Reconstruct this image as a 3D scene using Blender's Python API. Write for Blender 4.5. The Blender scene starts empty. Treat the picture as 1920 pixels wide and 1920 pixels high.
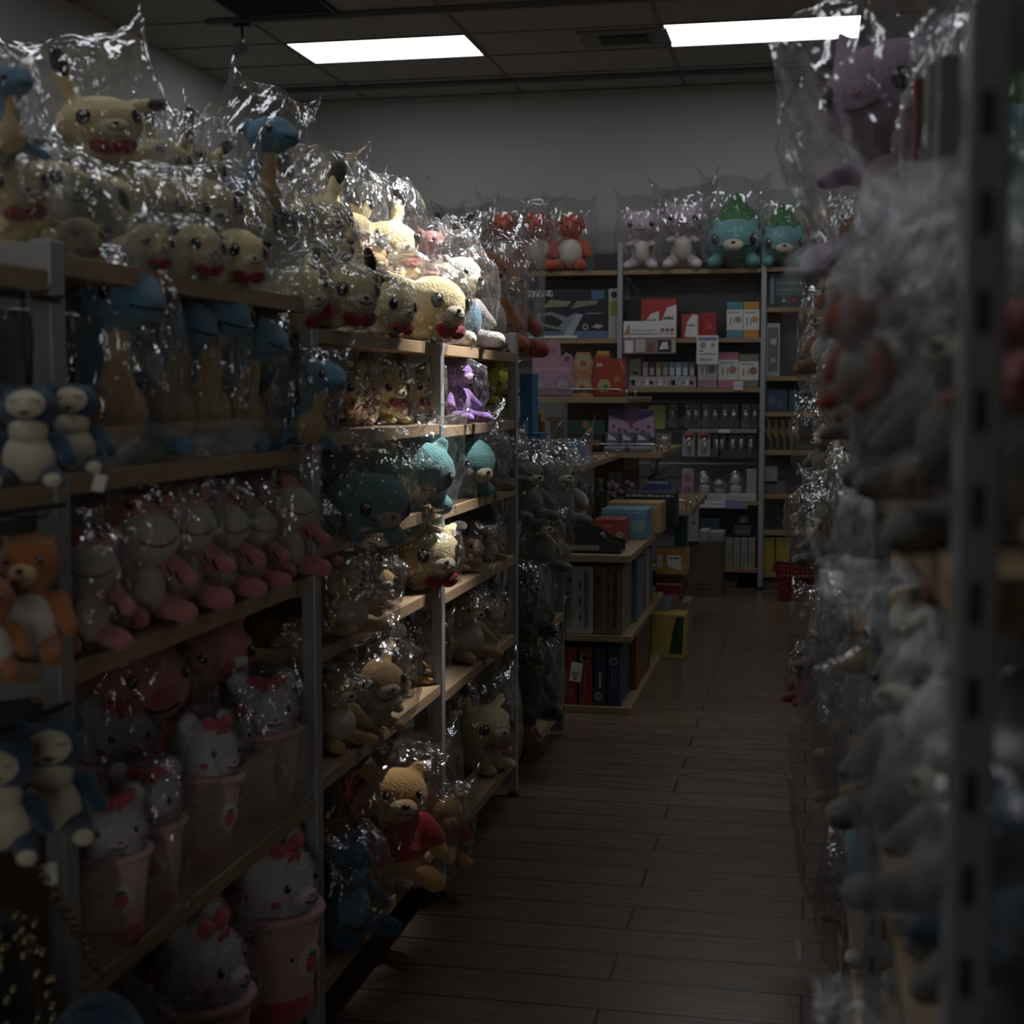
import bpy, bmesh, math, random
from mathutils import Vector, Matrix, Euler, noise
R = math.radians
sc = bpy.context.scene
col = sc.collection
rnd = random.Random(7)

# ------------------------------------------------------------------ camera
FPX, HC, YAW, PITCH = 2735.0, 1.40, R(11.57), math.atan(225 / 2735.0)
cd = bpy.data.cameras.new('camera'); cam = bpy.data.objects.new('camera', cd); col.objects.link(cam)
cam.location = (0, 0, HC); cam.rotation_euler = (R(90) - PITCH, 0, YAW)
cd.sensor_width = 36; cd.lens = 36 * FPX / 1920; cd.clip_start = 0.05; cd.clip_end = 60
cd.dof.use_dof = True; cd.dof.focus_distance = 4.9; cd.dof.aperture_fstop = 5.4
sc.camera = cam
# ------------------------------------------------------------------ world, exposure
w = bpy.data.worlds.new('world'); sc.world = w; w.use_nodes = True
w.node_tree.nodes['Background'].inputs[0].default_value = (0.9, 0.95, 1, 1)
w.node_tree.nodes['Background'].inputs[1].default_value = 0.004
sc.view_settings.view_transform = 'Standard'; sc.view_settings.look = 'None'
sc.view_settings.exposure = 0.0; sc.view_settings.gamma = 1.0; sc.view_settings.use_curve_mapping = False
sc.cycles.transparent_max_bounces = 22
sc.cycles.max_bounces = 5
sc.cycles.diffuse_bounces = 3
sc.cycles.glossy_bounces = 2
sc.cycles.adaptive_threshold = 0.05
sc.cycles.sample_clamp_indirect = 3.0
sc.cycles.caustics_reflective = False; sc.cycles.caustics_refractive = False
PANEL = 4.6          # emission of the ceiling panels
FILL_PANE = 3.2         # emission of the unseen fill pane added behind the camera
KEY = 920.0          # watts of the spot added to brighten the second left bay

def spot(name, loc, to, power, angle, blend, size, colr=(1, .98, .95)):
    l = bpy.data.lights.new(name, 'SPOT'); l.energy = power; l.spot_size = R(angle); l.spot_blend = blend
    l.shadow_soft_size = size; l.color = colr
    o = bpy.data.objects.new(name, l); col.objects.link(o); o.location = loc
    o.rotation_euler = (Vector(to) - Vector(loc)).to_track_quat('-Z', 'Y').to_euler()
    return o
KEYPOS = (-0.15, 4.65, 3.30)
spot('added_key_spot', KEYPOS, (-1.10, 4.0, 1.64), KEY, 32, 1.0, 0.05)  # added spot that makes the bright patch on the left rack

# ------------------------------------------------------------------ pixel rays (only used to read positions off the photograph)
fw = Vector((-math.sin(YAW) * math.cos(PITCH), math.cos(YAW) * math.cos(PITCH), -math.sin(PITCH)))
rt = Vector((math.cos(YAW), math.sin(YAW), 0)); upv = rt.cross(fw); C0 = Vector((0, 0, HC))
def ray(u, v): return fw * FPX + rt * (u - 960) - upv * (v - 960)
def onx(u, v, X):
    d = ray(u, v); return C0 + d * (X / d.x)
def ony(u, v, Y):
    d = ray(u, v); return C0 + d * (Y / d.y)
def z_at(v, x, y):      # height that projects to row v above the ground point (x, y)
    q = Vector((x, y, 0)); a = q.dot(Vector((fw.x, fw.y, 0))); 
    # depth = a + (z-HC)*fw.z ; row = 960 - F*(up.q)/depth
    b = q.dot(Vector((upv.x, upv.y, 0))); t = (960 - v) / FPX
    h = (t * a - b) / (upv.z - t * fw.z); return HC + h

# ------------------------------------------------------------------ materials
def nt(name):
    m = bpy.data.materials.new(name); m.use_nodes = True
    t = m.node_tree; return m, t, t.nodes['Principled BSDF']
_mc = {}
def plain(name, c, rough=.5, metal=0.0, bump=0, bscale=200, var=0, vscale=8, spec=.5):
    if name in _mc: return _mc[name]
    m, t, b = nt(name); b.inputs['Base Color'].default_value = (*c, 1); b.inputs['Roughness'].default_value = rough
    b.inputs['Metallic'].default_value = metal; b.inputs['Specular IOR Level'].default_value = spec
    tc = t.nodes.new('ShaderNodeTexCoord')
    if bump:
        n = t.nodes.new('ShaderNodeTexNoise'); n.inputs['Scale'].default_value = bscale; n.inputs['Detail'].default_value = 3
        bp = t.nodes.new('ShaderNodeBump'); bp.inputs['Strength'].default_value = bump; bp.inputs['Distance'].default_value = .01
        t.links.new(tc.outputs['Object'], n.inputs['Vector']); t.links.new(n.outputs['Fac'], bp.inputs['Height']); t.links.new(bp.outputs[0], b.inputs['Normal'])
    if var:
        n = t.nodes.new('ShaderNodeTexNoise'); n.inputs['Scale'].default_value = vscale; n.inputs['Detail'].default_value = 5
        mx = t.nodes.new('ShaderNodeMix'); mx.data_type = 'RGBA'
        mx.inputs[6].default_value = (*[x * (1 - var) for x in c], 1); mx.inputs[7].default_value = (*[min(1, x * (1 + var)) for x in c], 1)
        t.links.new(tc.outputs['Object'], n.inputs['Vector']); t.links.new(n.outputs['Fac'], mx.inputs[0]); t.links.new(mx.outputs[2], b.inputs['Base Color'])
    _mc[name] = m; return m
def fabric(name, c, bump=.6, bscale=60, sheen=.35):
    if name in _mc: return _mc[name]
    m = plain(name, c, .95, 0, bump, bscale, .10, 6, .1)
    b = m.node_tree.nodes['Principled BSDF']; b.inputs['Sheen Weight'].default_value = sheen; b.inputs['Sheen Roughness'].default_value = .5
    return m
def wood(name, c1, c2, scale=(1, 12, 12), rough=.45):
    m, t, b = nt(name); tc = t.nodes.new('ShaderNodeTexCoord'); mp = t.nodes.new('ShaderNodeMapping'); mp.inputs['Scale'].default_value = scale
    n = t.nodes.new('ShaderNodeTexNoise'); n.inputs['Scale'].default_value = 6; n.inputs['Detail'].default_value = 8; n.inputs['Distortion'].default_value = .6
    r = t.nodes.new('ShaderNodeValToRGB'); r.color_ramp.elements[0].position = .3; r.color_ramp.elements[1].position = .7
    r.color_ramp.elements[0].color = (*c1, 1); r.color_ramp.elements[1].color = (*c2, 1)
    t.links.new(tc.outputs['Object'], mp.inputs[0]); t.links.new(mp.outputs[0], n.inputs['Vector']); t.links.new(n.outputs['Fac'], r.inputs[0]); t.links.new(r.outputs[0], b.inputs['Base Color'])
    b.inputs['Roughness'].default_value = rough; return m

M = {}
M['wood_y'] = wood('shelf_wood_along', (.30, .20, .12), (.40, .28, .17), (14, 1.2, 14))
M['wood_x'] = wood('shelf_wood_across', (.26, .18, .10), (.34, .24, .14), (1.2, 14, 14))
M['metal'] = plain('grey_painted_metal', (.36, .37, .38), .42, .3, spec=.4)
M['panel'] = plain('grey_back_panel', (.26, .27, .28), .6, .1)
M['slot'] = plain('slot_black', (.05, .05, .05), .9)
M['black'] = plain('black_plastic', (.012, .012, .014), .35)
M['eye'] = plain('eye_black', (.008, .008, .01), .12)
M['white'] = plain('white_card', (.72, .72, .72), .6)
M['acry_edge'] = plain('acrylic_edge', (.05, .06, .06), .2)
M['chrome'] = plain('chrome_rod', (.55, .55, .56), .2, 1.0)

def bagmat(name, tint, haze, scale, strength, gl=.35, rough=.16):
    m = bpy.data.materials.new(name); m.use_nodes = True; t = m.node_tree; t.nodes.clear()
    out = t.nodes.new('ShaderNodeOutputMaterial'); tc = t.nodes.new('ShaderNodeTexCoord')
    mp = t.nodes.new('ShaderNodeMapping'); mp.inputs['Scale'].default_value = (1.25, 1.25, .6); mp.inputs['Rotation'].default_value = (.5, .6, .3)
    nz = t.nodes.new('ShaderNodeTexNoise'); nz.inputs['Scale'].default_value = 2.2; nz.inputs['Detail'].default_value = 3
    sc_ = t.nodes.new('ShaderNodeVectorMath'); sc_.operation = 'SCALE'; sc_.inputs['Scale'].default_value = .45
    vo = t.nodes.new('ShaderNodeTexVoronoi'); vo.inputs['Scale'].default_value = scale; vo.feature = 'DISTANCE_TO_EDGE'
    ri = t.nodes.new('ShaderNodeTexNoise'); ri.noise_type = 'RIDGED_MULTIFRACTAL'; ri.inputs['Scale'].default_value = scale * .45; ri.inputs['Detail'].default_value = 3
    ad = t.nodes.new('ShaderNodeVectorMath'); ad.operation = 'ADD'; mu = t.nodes.new('ShaderNodeMath'); mu.operation = 'MULTIPLY_ADD'; mu.inputs[1].default_value = .07
    bp = t.nodes.new('ShaderNodeBump'); bp.inputs['Strength'].default_value = strength; bp.inputs['Distance'].default_value = .05
    t.links.new(tc.outputs['Object'], mp.inputs[0]); t.links.new(mp.outputs[0], nz.inputs['Vector'])
    t.links.new(nz.outputs['Color'], sc_.inputs[0]); t.links.new(sc_.outputs[0], ad.inputs[0]); t.links.new(mp.outputs[0], ad.inputs[1]); t.links.new(ad.outputs[0], vo.inputs['Vector']); t.links.new(ad.outputs[0], ri.inputs['Vector'])
    t.links.new(ri.outputs[0], mu.inputs[0]); t.links.new(vo.outputs['Distance'], mu.inputs[2]); t.links.new(mu.outputs[0], bp.inputs['Height'])
    tr = t.nodes.new('ShaderNodeBsdfTransparent'); tr.inputs[0].default_value = (*tint, 1)
    g = t.nodes.new('ShaderNodeBsdfGlossy'); g.inputs['Roughness'].default_value = rough; g.inputs['Color'].default_value = (.95, .96, 1, 1)
    df = t.nodes.new('ShaderNodeBsdfDiffuse'); df.inputs[0].default_value = (.85, .85, .88, 1)
    tl = t.nodes.new('ShaderNodeBsdfTranslucent'); tl.inputs[0].default_value = (.85, .85, .88, 1)
    mm = t.nodes.new('ShaderNodeMixShader'); mm.inputs[0].default_value = .4
    t.links.new(df.outputs[0], mm.inputs[1]); t.links.new(tl.outputs[0], mm.inputs[2])
    lw = t.nodes.new('ShaderNodeLayerWeight'); lw.inputs['Blend'].default_value = .35
    for x in (g, lw, df): t.links.new(bp.outputs[0], x.inputs['Normal'])
    # haze grows on the creases
    hz = t.nodes.new('ShaderNodeMapRange'); hz.inputs[1].default_value = .0; hz.inputs[2].default_value = .10; hz.inputs[3].default_value = haze * 3.5; hz.inputs[4].default_value = haze
    t.links.new(vo.outputs['Distance'], hz.inputs[0])
    m1 = t.nodes.new('ShaderNodeMixShader'); t.links.new(hz.outputs[0], m1.inputs[0]); t.links.new(tr.outputs[0], m1.inputs[1]); t.links.new(mm.outputs[0], m1.inputs[2])
    gf = t.nodes.new('ShaderNodeMapRange'); gf.inputs[3].default_value = gl * .28; gf.inputs[4].default_value = gl * 1.5
    t.links.new(lw.outputs['Facing'], gf.inputs[0])
    m2 = t.nodes.new('ShaderNodeMixShader'); t.links.new(gf.outputs[0], m2.inputs[0]); t.links.new(m1.outputs[0], m2.inputs[1]); t.links.new(g.outputs[0], m2.inputs[2])
    t.links.new(m2.outputs[0], out.inputs[0]); return m
M['bag'] = bagmat('clear_bag_film', (.98, .98, .98), .010, 1.4, .42, .24, .09)
M['bag2'] = bagmat('crinkled_bag_film', (.97, .97, .97), .018, 1.8, .55, .30, .10)
M['bagf'] = bagmat('frosted_bag_film', (.95, .95, .95), .035, 1.5, .42, .28, .12)
M['bagm'] = bagmat('soft_milky_bag_film', (.93, .93, .93), .03, 1.2, .35, .10, .38)
M['acrylic'] = bagmat('acrylic_sheet', (.93, .95, .94), .01, 1, 0, .3, .06)

# ------------------------------------------------------------------ mesh building
class MB:
    def __init__(s): s.v = []; s.f = []; s.m = []; s.s = []
    def add(s, vs, fs, mi=0, mat=None, smooth=False):
        o = len(s.v)
        s.v += [tuple(mat @ Vector(p)) if mat else tuple(p) for p in vs]
        s.f += [tuple(i + o for i in f) for f in fs]; s.m += [mi] * len(fs); s.s += [smooth] * len(fs)
        return s
    def box(s, x0, y0, z0, x1, y1, z1, mi=0, mat=None, bev=0):
        if bev <= 0:
            vs = [(x, y, z) for z in (z0, z1) for y in (y0, y1) for x in (x0, x1)]
            return s.add(vs, [(0, 2, 3, 1), (4, 5, 7, 6), (0, 1, 5, 4), (2, 6, 7, 3), (0, 4, 6, 2), (1, 3, 7, 5)], mi, mat)
        bm = bmesh.new(); r = bmesh.ops.create_cube(bm, size=1)
        bmesh.ops.scale(bm, vec=(x1 - x0, y1 - y0, z1 - z0), verts=bm.verts)
        bmesh.ops.translate(bm, vec=((x0 + x1) / 2, (y0 + y1) / 2, (z0 + z1) / 2), verts=bm.verts)
        bmesh.ops.bevel(bm, geom=bm.edges[:], offset=bev, segments=2, profile=.6, affect='EDGES')
        bm.verts.index_update(); s.add([v.co[:] for v in bm.verts], [[v.index for v in f.verts] for f in bm.faces], mi, mat); bm.free(); return s
    def ell(s, c, r, rot=(0, 0, 0), n=16, mi=0, mat=None):
        k = max(6, n // 2); E = Matrix.Translation(c) @ Euler([R(a) for a in rot]).to_matrix().to_4x4() @ Matrix.Diagonal((*r, 1))
        if mat: E = mat @ E
        vs = [(0, 0, 1)]
        for i in range(1, k):
            th = math.pi * i / k
            for j in range(n): ph = 2 * math.pi * j / n; vs.append((math.sin(th) * math.cos(ph), math.sin(th) * math.sin(ph), math.cos(th)))
        vs.append((0, 0, -1)); L = len(vs) - 1; fs = []
        for j in range(n):
            fs.append((0, 1 + j, 1 + (j + 1) % n)); b = 1 + (k - 2) * n; fs.append((L, b + (j + 1) % n, b + j))
        for i in range(k - 2):
            for j in range(n): a = 1 + i * n + j; b = 1 + i * n + (j + 1) % n; fs.append((a, a + n, b + n, b))
        return s.add(vs, fs, mi, E, True)
    def cap(s, p0, p1, r0, r1, n=7, mi=0):      # a tapered run of balls, fused later by the remesh
        p0, p1 = Vector(p0), Vector(p1)
        for i in range(n):
            t = i / (n - 1); r = r0 + (r1 - r0) * t; s.ell(p0.lerp(p1, t), (r, r, r), n=12, mi=mi)
        return s
    def tube(s, pts, r, n=8, mi=0, mat=None, closed=False):
        pts = [Vector(p) for p in pts]; L = len(pts); vs = []; ref = None
        for i, p in enumerate(pts):
            a = pts[(i - 1) % L] if (closed or i) else p; b = pts[(i + 1) % L] if (closed or i < L - 1) else p
            t = (b - a).normalized()
            if ref is None: ref = Vector((0, 0, 1)) if abs(t.z) < .9 else Vector((1, 0, 0))
            x = t.cross(ref).normalized(); y = t.cross(x).normalized(); ref = -y if False else ref
            for j in range(n): an = 2 * math.pi * j / n; vs.append(p + (x * math.cos(an) + y * math.sin(an)) * r)
        fs = []
        for i in range(L if closed else L - 1):
            for j in range(n): a = i * n + j; b = i * n + (j + 1) % n; c = ((i + 1) % L) * n; fs.append((a, b, c + (j + 1) % n, c + j))
        if not closed: fs += [tuple(range(n))[::-1], tuple(range((L - 1) * n, L * n))]
        return s.add(vs, fs, mi, mat, True)
    def lathe(s, prof, n=28, mi=0, mat=None):
        vs = []; fs = []
        for (r, z) in prof:
            for j in range(n): a = 2 * math.pi * j / n; vs.append((r * math.cos(a), r * math.sin(a), z))
        for i in range(len(prof) - 1):
            for j in range(n): a = i * n + j; b = i * n + (j + 1) % n; fs.append((a, b, b + n, a + n))
        fs.append(tuple(range(n))[::-1]); fs.append(tuple(range((len(prof) - 1) * n, len(prof) * n)))
        return s.add(vs, fs, mi, mat, True)
    def prism(s, poly, y0, y1, mi=0, mat=None):  # polygon in XZ pulled along Y
        n = len(poly); vs = [(x, y0, z) for x, z in poly] + [(x, y1, z) for x, z in poly]
        fs = [tuple(range(n)), tuple(range(2 * n - 1, n - 1, -1))] + [(i, i + n, (i + 1) % n + n, (i + 1) % n) for i in range(n)]
        return s.add(vs, fs, mi, mat)
    def mesh(s, name, mats):
        me = bpy.data.meshes.new(name); me.from_pydata(s.v, [], s.f)
        for m in (mats if isinstance(mats, (list, tuple)) else [mats]): me.materials.append(m)
        me.polygons.foreach_set('material_index', s.m); me.polygons.foreach_set('use_smooth', s.s); me.update(); return me
    def obj(s, name, mats, parent=None, loc=None): return link(name, s.mesh(name, mats), parent, loc)

def link(name, me, parent=None, loc=None):
    o = bpy.data.objects.new(name, me); col.objects.link(o)
    if parent: o.parent = parent
    if loc is not None: o.location = loc
    return o
def empty(name, loc, rz=0, s=1):
    o = bpy.data.objects.new(name, None); col.objects.link(o); o.location = loc; o.rotation_euler = (0, 0, rz); o.scale = (s, s, s) if not isinstance(s, tuple) else s
    o.empty_display_size = .05; return o
def tag(o, label=None, cat=None, group=None, kind=None):
    if label: o['label'] = label
    if cat: o['category'] = cat
    if group: o['group'] = group
    if kind: o['kind'] = kind
    return o
def struct(name, mb, mats): return tag(mb.obj(name, mats), kind='structure')

def remesh(mb, mat, voxel=.022, smooth=6, fur=0, furlen=.03, seed=1):
    me = mb.mesh('tmp', mat); o = bpy.data.objects.new('tmp', me); col.objects.link(o)
    md = o.modifiers.new('r', 'REMESH'); md.mode = 'VOXEL'; md.voxel_size = voxel; md.use_smooth_shade = True
    ms = o.modifiers.new('s', 'SMOOTH'); ms.iterations = smooth; ms.factor = .5
    dg = bpy.context.evaluated_depsgraph_get(); dg.update()
    me2 = bpy.data.meshes.new_from_object(o.evaluated_get(dg)); bpy.data.objects.remove(o); bpy.data.meshes.remove(me)
    me2.materials.clear(); me2.materials.append(mat)
    if fur:
        rr = random.Random(seed); vs = [v.co.copy() for v in me2.vertices]; ns = [v.normal.copy() for v in me2.vertices]
        fs = [tuple(p.vertices) for p in me2.polygons]; nb = len(fs); V = [tuple(v) for v in vs]
        for _ in range(fur):
            i = rr.randrange(len(vs)); p = vs[i] + Vector([rr.gauss(0, voxel * .4) for _ in range(3)]); nrm = ns[i]
            d = (nrm + Vector([rr.gauss(0, .45) for _ in range(3)]) + Vector((0, 0, -.25))).normalized(); L = furlen * rr.uniform(.5, 1.3)
            x = d.orthogonal().normalized() * furlen * .16; y = d.cross(x); b = len(V)
            p = p - nrm * furlen * .25
            V += [tuple(p + x), tuple(p - x * .5 + y * .86), tuple(p - x * .5 - y * .86), tuple(p + d * L)]
            fs += [(b, b + 1, b + 3), (b + 1, b + 2, b + 3), (b + 2, b, b + 3)]
        m3 = bpy.data.meshes.new('furred'); m3.from_pydata(V, [], fs); m3.materials.append(mat)
        m3.polygons.foreach_set('use_smooth', [True] * len(fs)); m3.update(); return m3
    return me2

# a clear bag: two sheets inflated apart, crumpled, with loose corners (unit half-size 1 in X and Z)
def bag_mesh(seed, mat, n=40, tip=.35, neck=0.0):
    rr = random.Random(seed); off = Vector([rr.uniform(-50, 50) for _ in range(3)])
    fl = [(Vector((rr.gauss(0, 1), rr.gauss(0, 1), rr.gauss(0, 1))).normalized(), rr.uniform(2, 6), rr.uniform(.012, .034), rr.random()) for _ in range(7)]
    tips = [rr.uniform(.1, tip), rr.uniform(.1, tip * 1.2), rr.uniform(0, .12), rr.uniform(0, .12)]
    vs = []; idx = {}
    def point(i, j, sd):
        a = -1 + 2 * i / n; b = -1 + 2 * j / n
        th = (max(0, 1 - abs(a) ** 2.3) ** .5) * (max(0, 1 - abs(b) ** 2.6) ** .5)
        # rounded rectangle outline
        q = max(abs(a), abs(b)); rr_ = math.hypot(a, b) or 1e-6
        k = 1 - .16 * (abs(a) * abs(b)) ** 1.2
        x, z = a * k, b * k
        cx = (1 if a > 0 else -1); c = (abs(a) * abs(b)) ** 5
        ti = tips[(0 if a < 0 else 1) if b > 0 else (2 if a < 0 else 3)]
        x += cx * c * ti * .55; z += (1 if b > 0 else -1) * c * ti * 1.2
        if neck and b > .45: t = (b - .45) / .55; x *= 1 - neck * (math.sin(t * math.pi)); th *= 1 - neck * .8 * math.sin(t * math.pi)
        y = sd * th
        p = Vector((x, y, z))
        nv = noise.noise_vector(p * 1.7 + off) * .10 + noise.noise_vector(p * 4.0 + off) * .025
        cr = 0
        for d, f, am, ph in fl:
            t = (p + nv * 2).dot(d) * f + ph; cr += am * (1 - 4 * abs((t % 1) - .5)) * .5
        p += nv + Vector((x * .5, sd * 1.0, z * .5)).normalized() * cr
        return p
    for sd in (1, -1):
        for i in range(n + 1):
            for j in range(n + 1):
                e = i in (0, n) or j in (0, n)
                if sd == -1 and e: idx[(i, j, -1)] = idx[(i, j, 1)]; continue
                idx[(i, j, sd)] = len(vs); vs.append(point(i, j, 0 if e else sd))
    fs = []
    for sd in (1, -1):
        for i in range(n):
            for j in range(n):
                f = [idx[(i, j, sd)], idx[(i + 1, j, sd)], idx[(i + 1, j + 1, sd)], idx[(i, j + 1, sd)]]
                fs.append(f if sd == 1 else f[::-1])
    mb = MB(); mb.add(vs, fs, 0, None, True); return mb.mesh('plastic_bag', mat)
BAGS = [bag_mesh(11, M['bag']), bag_mesh(23, M['bag2'], tip=.55), bag_mesh(31, M['bag'], tip=.7), bag_mesh(47, M['bag2'], neck=.5, tip=.3), bag_mesh(59, M['bagf']), bag_mesh(71, M['bag2'], tip=.9, neck=.3), bag_mesh(83, M['bagm'], tip=.5)]

# ------------------------------------------------------------------ plush prototypes (front is -Y, about 1 high)
def surf(c, r, az, el, push=0):
    d = Vector((math.sin(R(az)) * math.cos(R(el)), -math.cos(R(az)) * math.cos(R(el)), math.sin(R(el))))
    p = Vector((c[0] + r[0] * d.x, c[1] + r[1] * d.y, c[2] + r[2] * d.z))
    nrm = Vector((d.x / r[0], d.y / r[1], d.z / r[2])).normalized(); return p + nrm * push, nrm
def decal(c, r, az, el, sx, sz, th, name='eye', mats=None, hl=True):
    p, nrm = surf(c, r, az, el, 0); T = Matrix.Translation(p) @ nrm.to_track_quat('-Y', 'Z').to_matrix().to_4x4()
    mb = MB(); mb.ell((0, 0, 0), (sx, th, sz), n=16, mat=T)
    if hl: mb.ell((sx * .25, -th * .75, sz * .38), (sx * .34, th * .5, sz * .3), n=8, mi=1, mat=T)
    return mb.mesh(name, mats or [M['eye'], M['white']])
def mouthline(c, r, az, el, wdt, dip, rad=.006, smile=True, name='mouth'):
    pts = []
    for i in range(9):
        t = -1 + 2 * i / 8; e = el + (dip * (t * t) if smile else -dip * (t * t)); p, _ = surf(c, r, az + t * wdt, e, .002); pts.append(p)
    mb = MB(); mb.tube(pts, rad, 5); return mb.mesh(name, M['black'])
def one(name, mat, *ells, n=20):
    mb = MB()
    for e in ells: mb.ell(*e, n=n) if len(e) == 3 else mb.ell(e[0], e[1], n=n)
    return (name, mb.mesh(name, mat))
PR = {}
def proto(key, body_mb, bmat, parts, voxel=.022, smooth=5, bagr=(.36, .32, .58, .5), **k):
    ps = [('body', remesh(body_mb, bmat, voxel, smooth, **k))] + parts
    PR[key] = dict(parts=ps, bag=bagr, top=max(v.co.z for _, me in ps for v in me.vertices))

def rabbit(key, main, tipm, bowm, blush, noise_=True, ears=((-16, .0), (24, .02)), lying=None, **k):
    H = (0, -.03, .50); hr = (.30, .25, .225); mb = MB()
    if lying: H = (0, -.16, .28); hr = (.29, .26, .255); mb.ell((0, .16, .22), (.25, .30, .21))
    else: mb.ell((0, .02, .20), (.22, .19, .22))
    mb.ell(H, hr); DY, DZ = H[1] + .03, H[2] - .50

    tips = []
    for sgn, (ang, back) in zip((-1, 1), ears):
        a = R(abs(ang)) ; L = .46; base = Vector((sgn * .15, DY, .63 + DZ)); d = Vector((sgn * math.sin(a), back * 8, math.cos(a))).normalized()
        for t, r in ((0, .05), (.2, .062), (.4, .07), (.6, .066), (.8, .05), (.95, .03)):
            mb.ell(base + d * L * t, (r, r * .7, r))
        q = d.to_track_quat('Z', 'Y').to_euler()
        t_ = MB(); t_.ell(base + d * L * .78, (.073, .054, .135), [math.degrees(x) for x in q], n=18); tips.append(('ear_tip', t_.mesh('ear_tip', tipm)))
    for sgn in (-1, 1):
        mb.cap((sgn * .16, -.05, .30), (sgn * .15, -.19, .22), .06, .05, 4); mb.ell((sgn * .13, -.17, .06), (.075, .13, .06))
    mb.ell((0, .2, .1), (.07, .07, .07))
    parts = tips + [('eye', decal(H, hr, -38, 8, .05, .06, .016)), ('eye', decal(H, hr, 38, 8, .05, .06, .016)),
        one('muzzle', M['cream'], ((0, -.25 + DY, .44 + DZ), (.115, .06, .075))), one('nose', M['brown'], ((0, -.308 + DY, .465 + DZ), (.022, .015, .015)), n=10),
        ('mouth', mouthline((0, -.25 + DY, .44 + DZ), (.117, .062, .077), 0, -18, 32, 14)),
        ('bow', (MB().ell((-.085, -.225 + DY, .30 + DZ), (.085, .04, .055), (0, 20, 0)).ell((.085, -.225 + DY, .30 + DZ), (.085, .04, .055), (0, -20, 0)).ell((0, -.255 + DY, .30 + DZ), (.03, .03, .03))).mesh('bow', bowm))]
    proto(key, mb, main, parts, **k)
    if lying: PR[key]['top'] = lying
def F(n, c, **k): return fabric(n, c, **k)
M['cream'] = F('cream_plush', (.62, .56, .42)); M['brown'] = F('brown_plush', (.05, .025, .015)); M['yellow'] = F('yellow_plush', (.74, .61, .33))
M['tip'] = F('dark_ear_plush', (.018, .015, .013)); M['red'] = F('dark_red_felt', (.27, .02, .03)); M['tan'] = F('tan_plush', (.52, .33, .15))
M['orange'] = F('orange_plush', (.33, .11, .03)); M['coral'] = F('coral_plush', (.52, .095, .055)); M['blue'] = F('blue_plush', (.11, .23, .34)); M['navy'] = F('navy_plush', (.015, .045, .085))
M['teal'] = F('teal_plush', (.14, .34, .35)); M['green'] = F('green_plush', (.05, .17, .06)); M['lilac'] = F('lilac_plush', (.50, .36, .50)); M['lilacw'] = F('pale_lilac_plush', (.60, .48, .55))
M['pink'] = F('pink_plush', (.62, .24, .24)); M['pinkd'] = F('deep_pink_plush', (.55, .10, .15)); M['offw'] = F('off_white_plush', (.66, .62, .54)); M['fuzz'] = F('fuzzy_white_plush', (.74, .70, .72), bump=1)
M['cup'] = F('pale_pink_plush', (.70, .42, .46)); M['honey'] = F('honey_plush', (.58, .33, .12)); M['shirt'] = F('red_jersey', (.34, .02, .02)); M['purple'] = F('purple_plush', (.28, .16, .42))
M['lemon'] = F('lemon_plush', (.74, .64, .08)); M['grey'] = F('grey_plush', (.20, .185, .165)); M['dgreen'] = F('dark_green_plush', (.03, .09, .045)); M['dteal'] = F('deep_blue_plush', (.03, .08, .14))
M['sky'] = F('sky_blue_plush', (.11, .24, .33)); M['rust'] = F('rust_plush', (.27, .06, .045)); M['paper'] = plain('printed_paper', (.62, .6, .56), .7, var=.08, vscale=30)

rabbit('rabbit', M['yellow'], M['tip'], M['red'], None, bagr=(.40, .36, .62, .52))
rabbit('rabbit_b', M['yellow'], M['tip'], M['red'], None, ears=((10, .0), (80, .05)), bagr=(.42, .36, .62, .52))
rabbit('rabbit_c', M['yellow'], M['tip'], M['red'], None, ears=((62, .06), (96, .07)), bagr=(.46, .38, .44, .36))
rabbit('rabbit_l', M['yellow'], M['tip'], M['red'], None, ears=((18, .01), (75, .06)), lying=.56, bagr=(.36, .44, .36, .30))
rabbit('rabbit_m', M['yellow'], M['tip'], M['red'], None, ears=((75, .05), (85, .07)), lying=.56, bagr=(.40, .46, .34, .30))
rabbit('rabbit_t', M['tan'], M['brown'], M['cream'], None, ears=((30, .02), (40, .03)), bagr=(.42, .36, .60, .50))
rabbit('rabbit_f', M['lemon'], M['tip'], M['lemon'], None, ears=((35, .0), (35, .0)), fur=9000, furlen=.05, bagr=(.42, .36, .60, .50))

def dino():     # long neck
    mb = MB(); H = (0, -.20, .80); hr = (.19, .23, .165)
    mb.ell((0, .10, .22), (.24, .32, .21)); mb.cap((0, -.06, .30), (0, -.12, .74), .15, .095, 9); mb.ell(H, hr); mb.ell((0, -.34, .76), (.13, .13, .10))
    for s in (-1, 1):
        mb.cap((s * .2, -.08, .15), (s * .34, -.2, .06), .07, .05, 5); mb.cap((s * .2, .28, .12), (s * .3, .38, .05), .06, .04, 4)
        mb.ell((s * .14, -.06, .88), (.045, .06, .06)); mb.ell((s * .16, .0, .84), (.03, .04, .04))
    mb.cap((0, .35, .2), (0, .5, .14), .08, .03, 4)
    b = MB(); b.ell((0, -.12, .24), (.17, .16, .19)); 
    for i in range(6): t = i / 5; b.ell((0, -.145 - .02 * t, .34 + .36 * t), (.095 - .03 * t, .085, .1))
    proto('dino', mb, M['blue'], [('belly_patch', remesh(b, M['honey2'], .02, 4)), ('eye', decal(H, hr, -55, 5, .028, .038, .012)), ('eye', decal(H, hr, 55, 5, .028, .038, .012)),
        ('mouth', mouthline((0, -.34, .76), (.132, .132, .102), 0, -15, 45, 10))], bagr=(.34, .42, .60, .50))
M['honey2'] = F('pale_apricot_plush', (.60, .42, .22)); dino()
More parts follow.
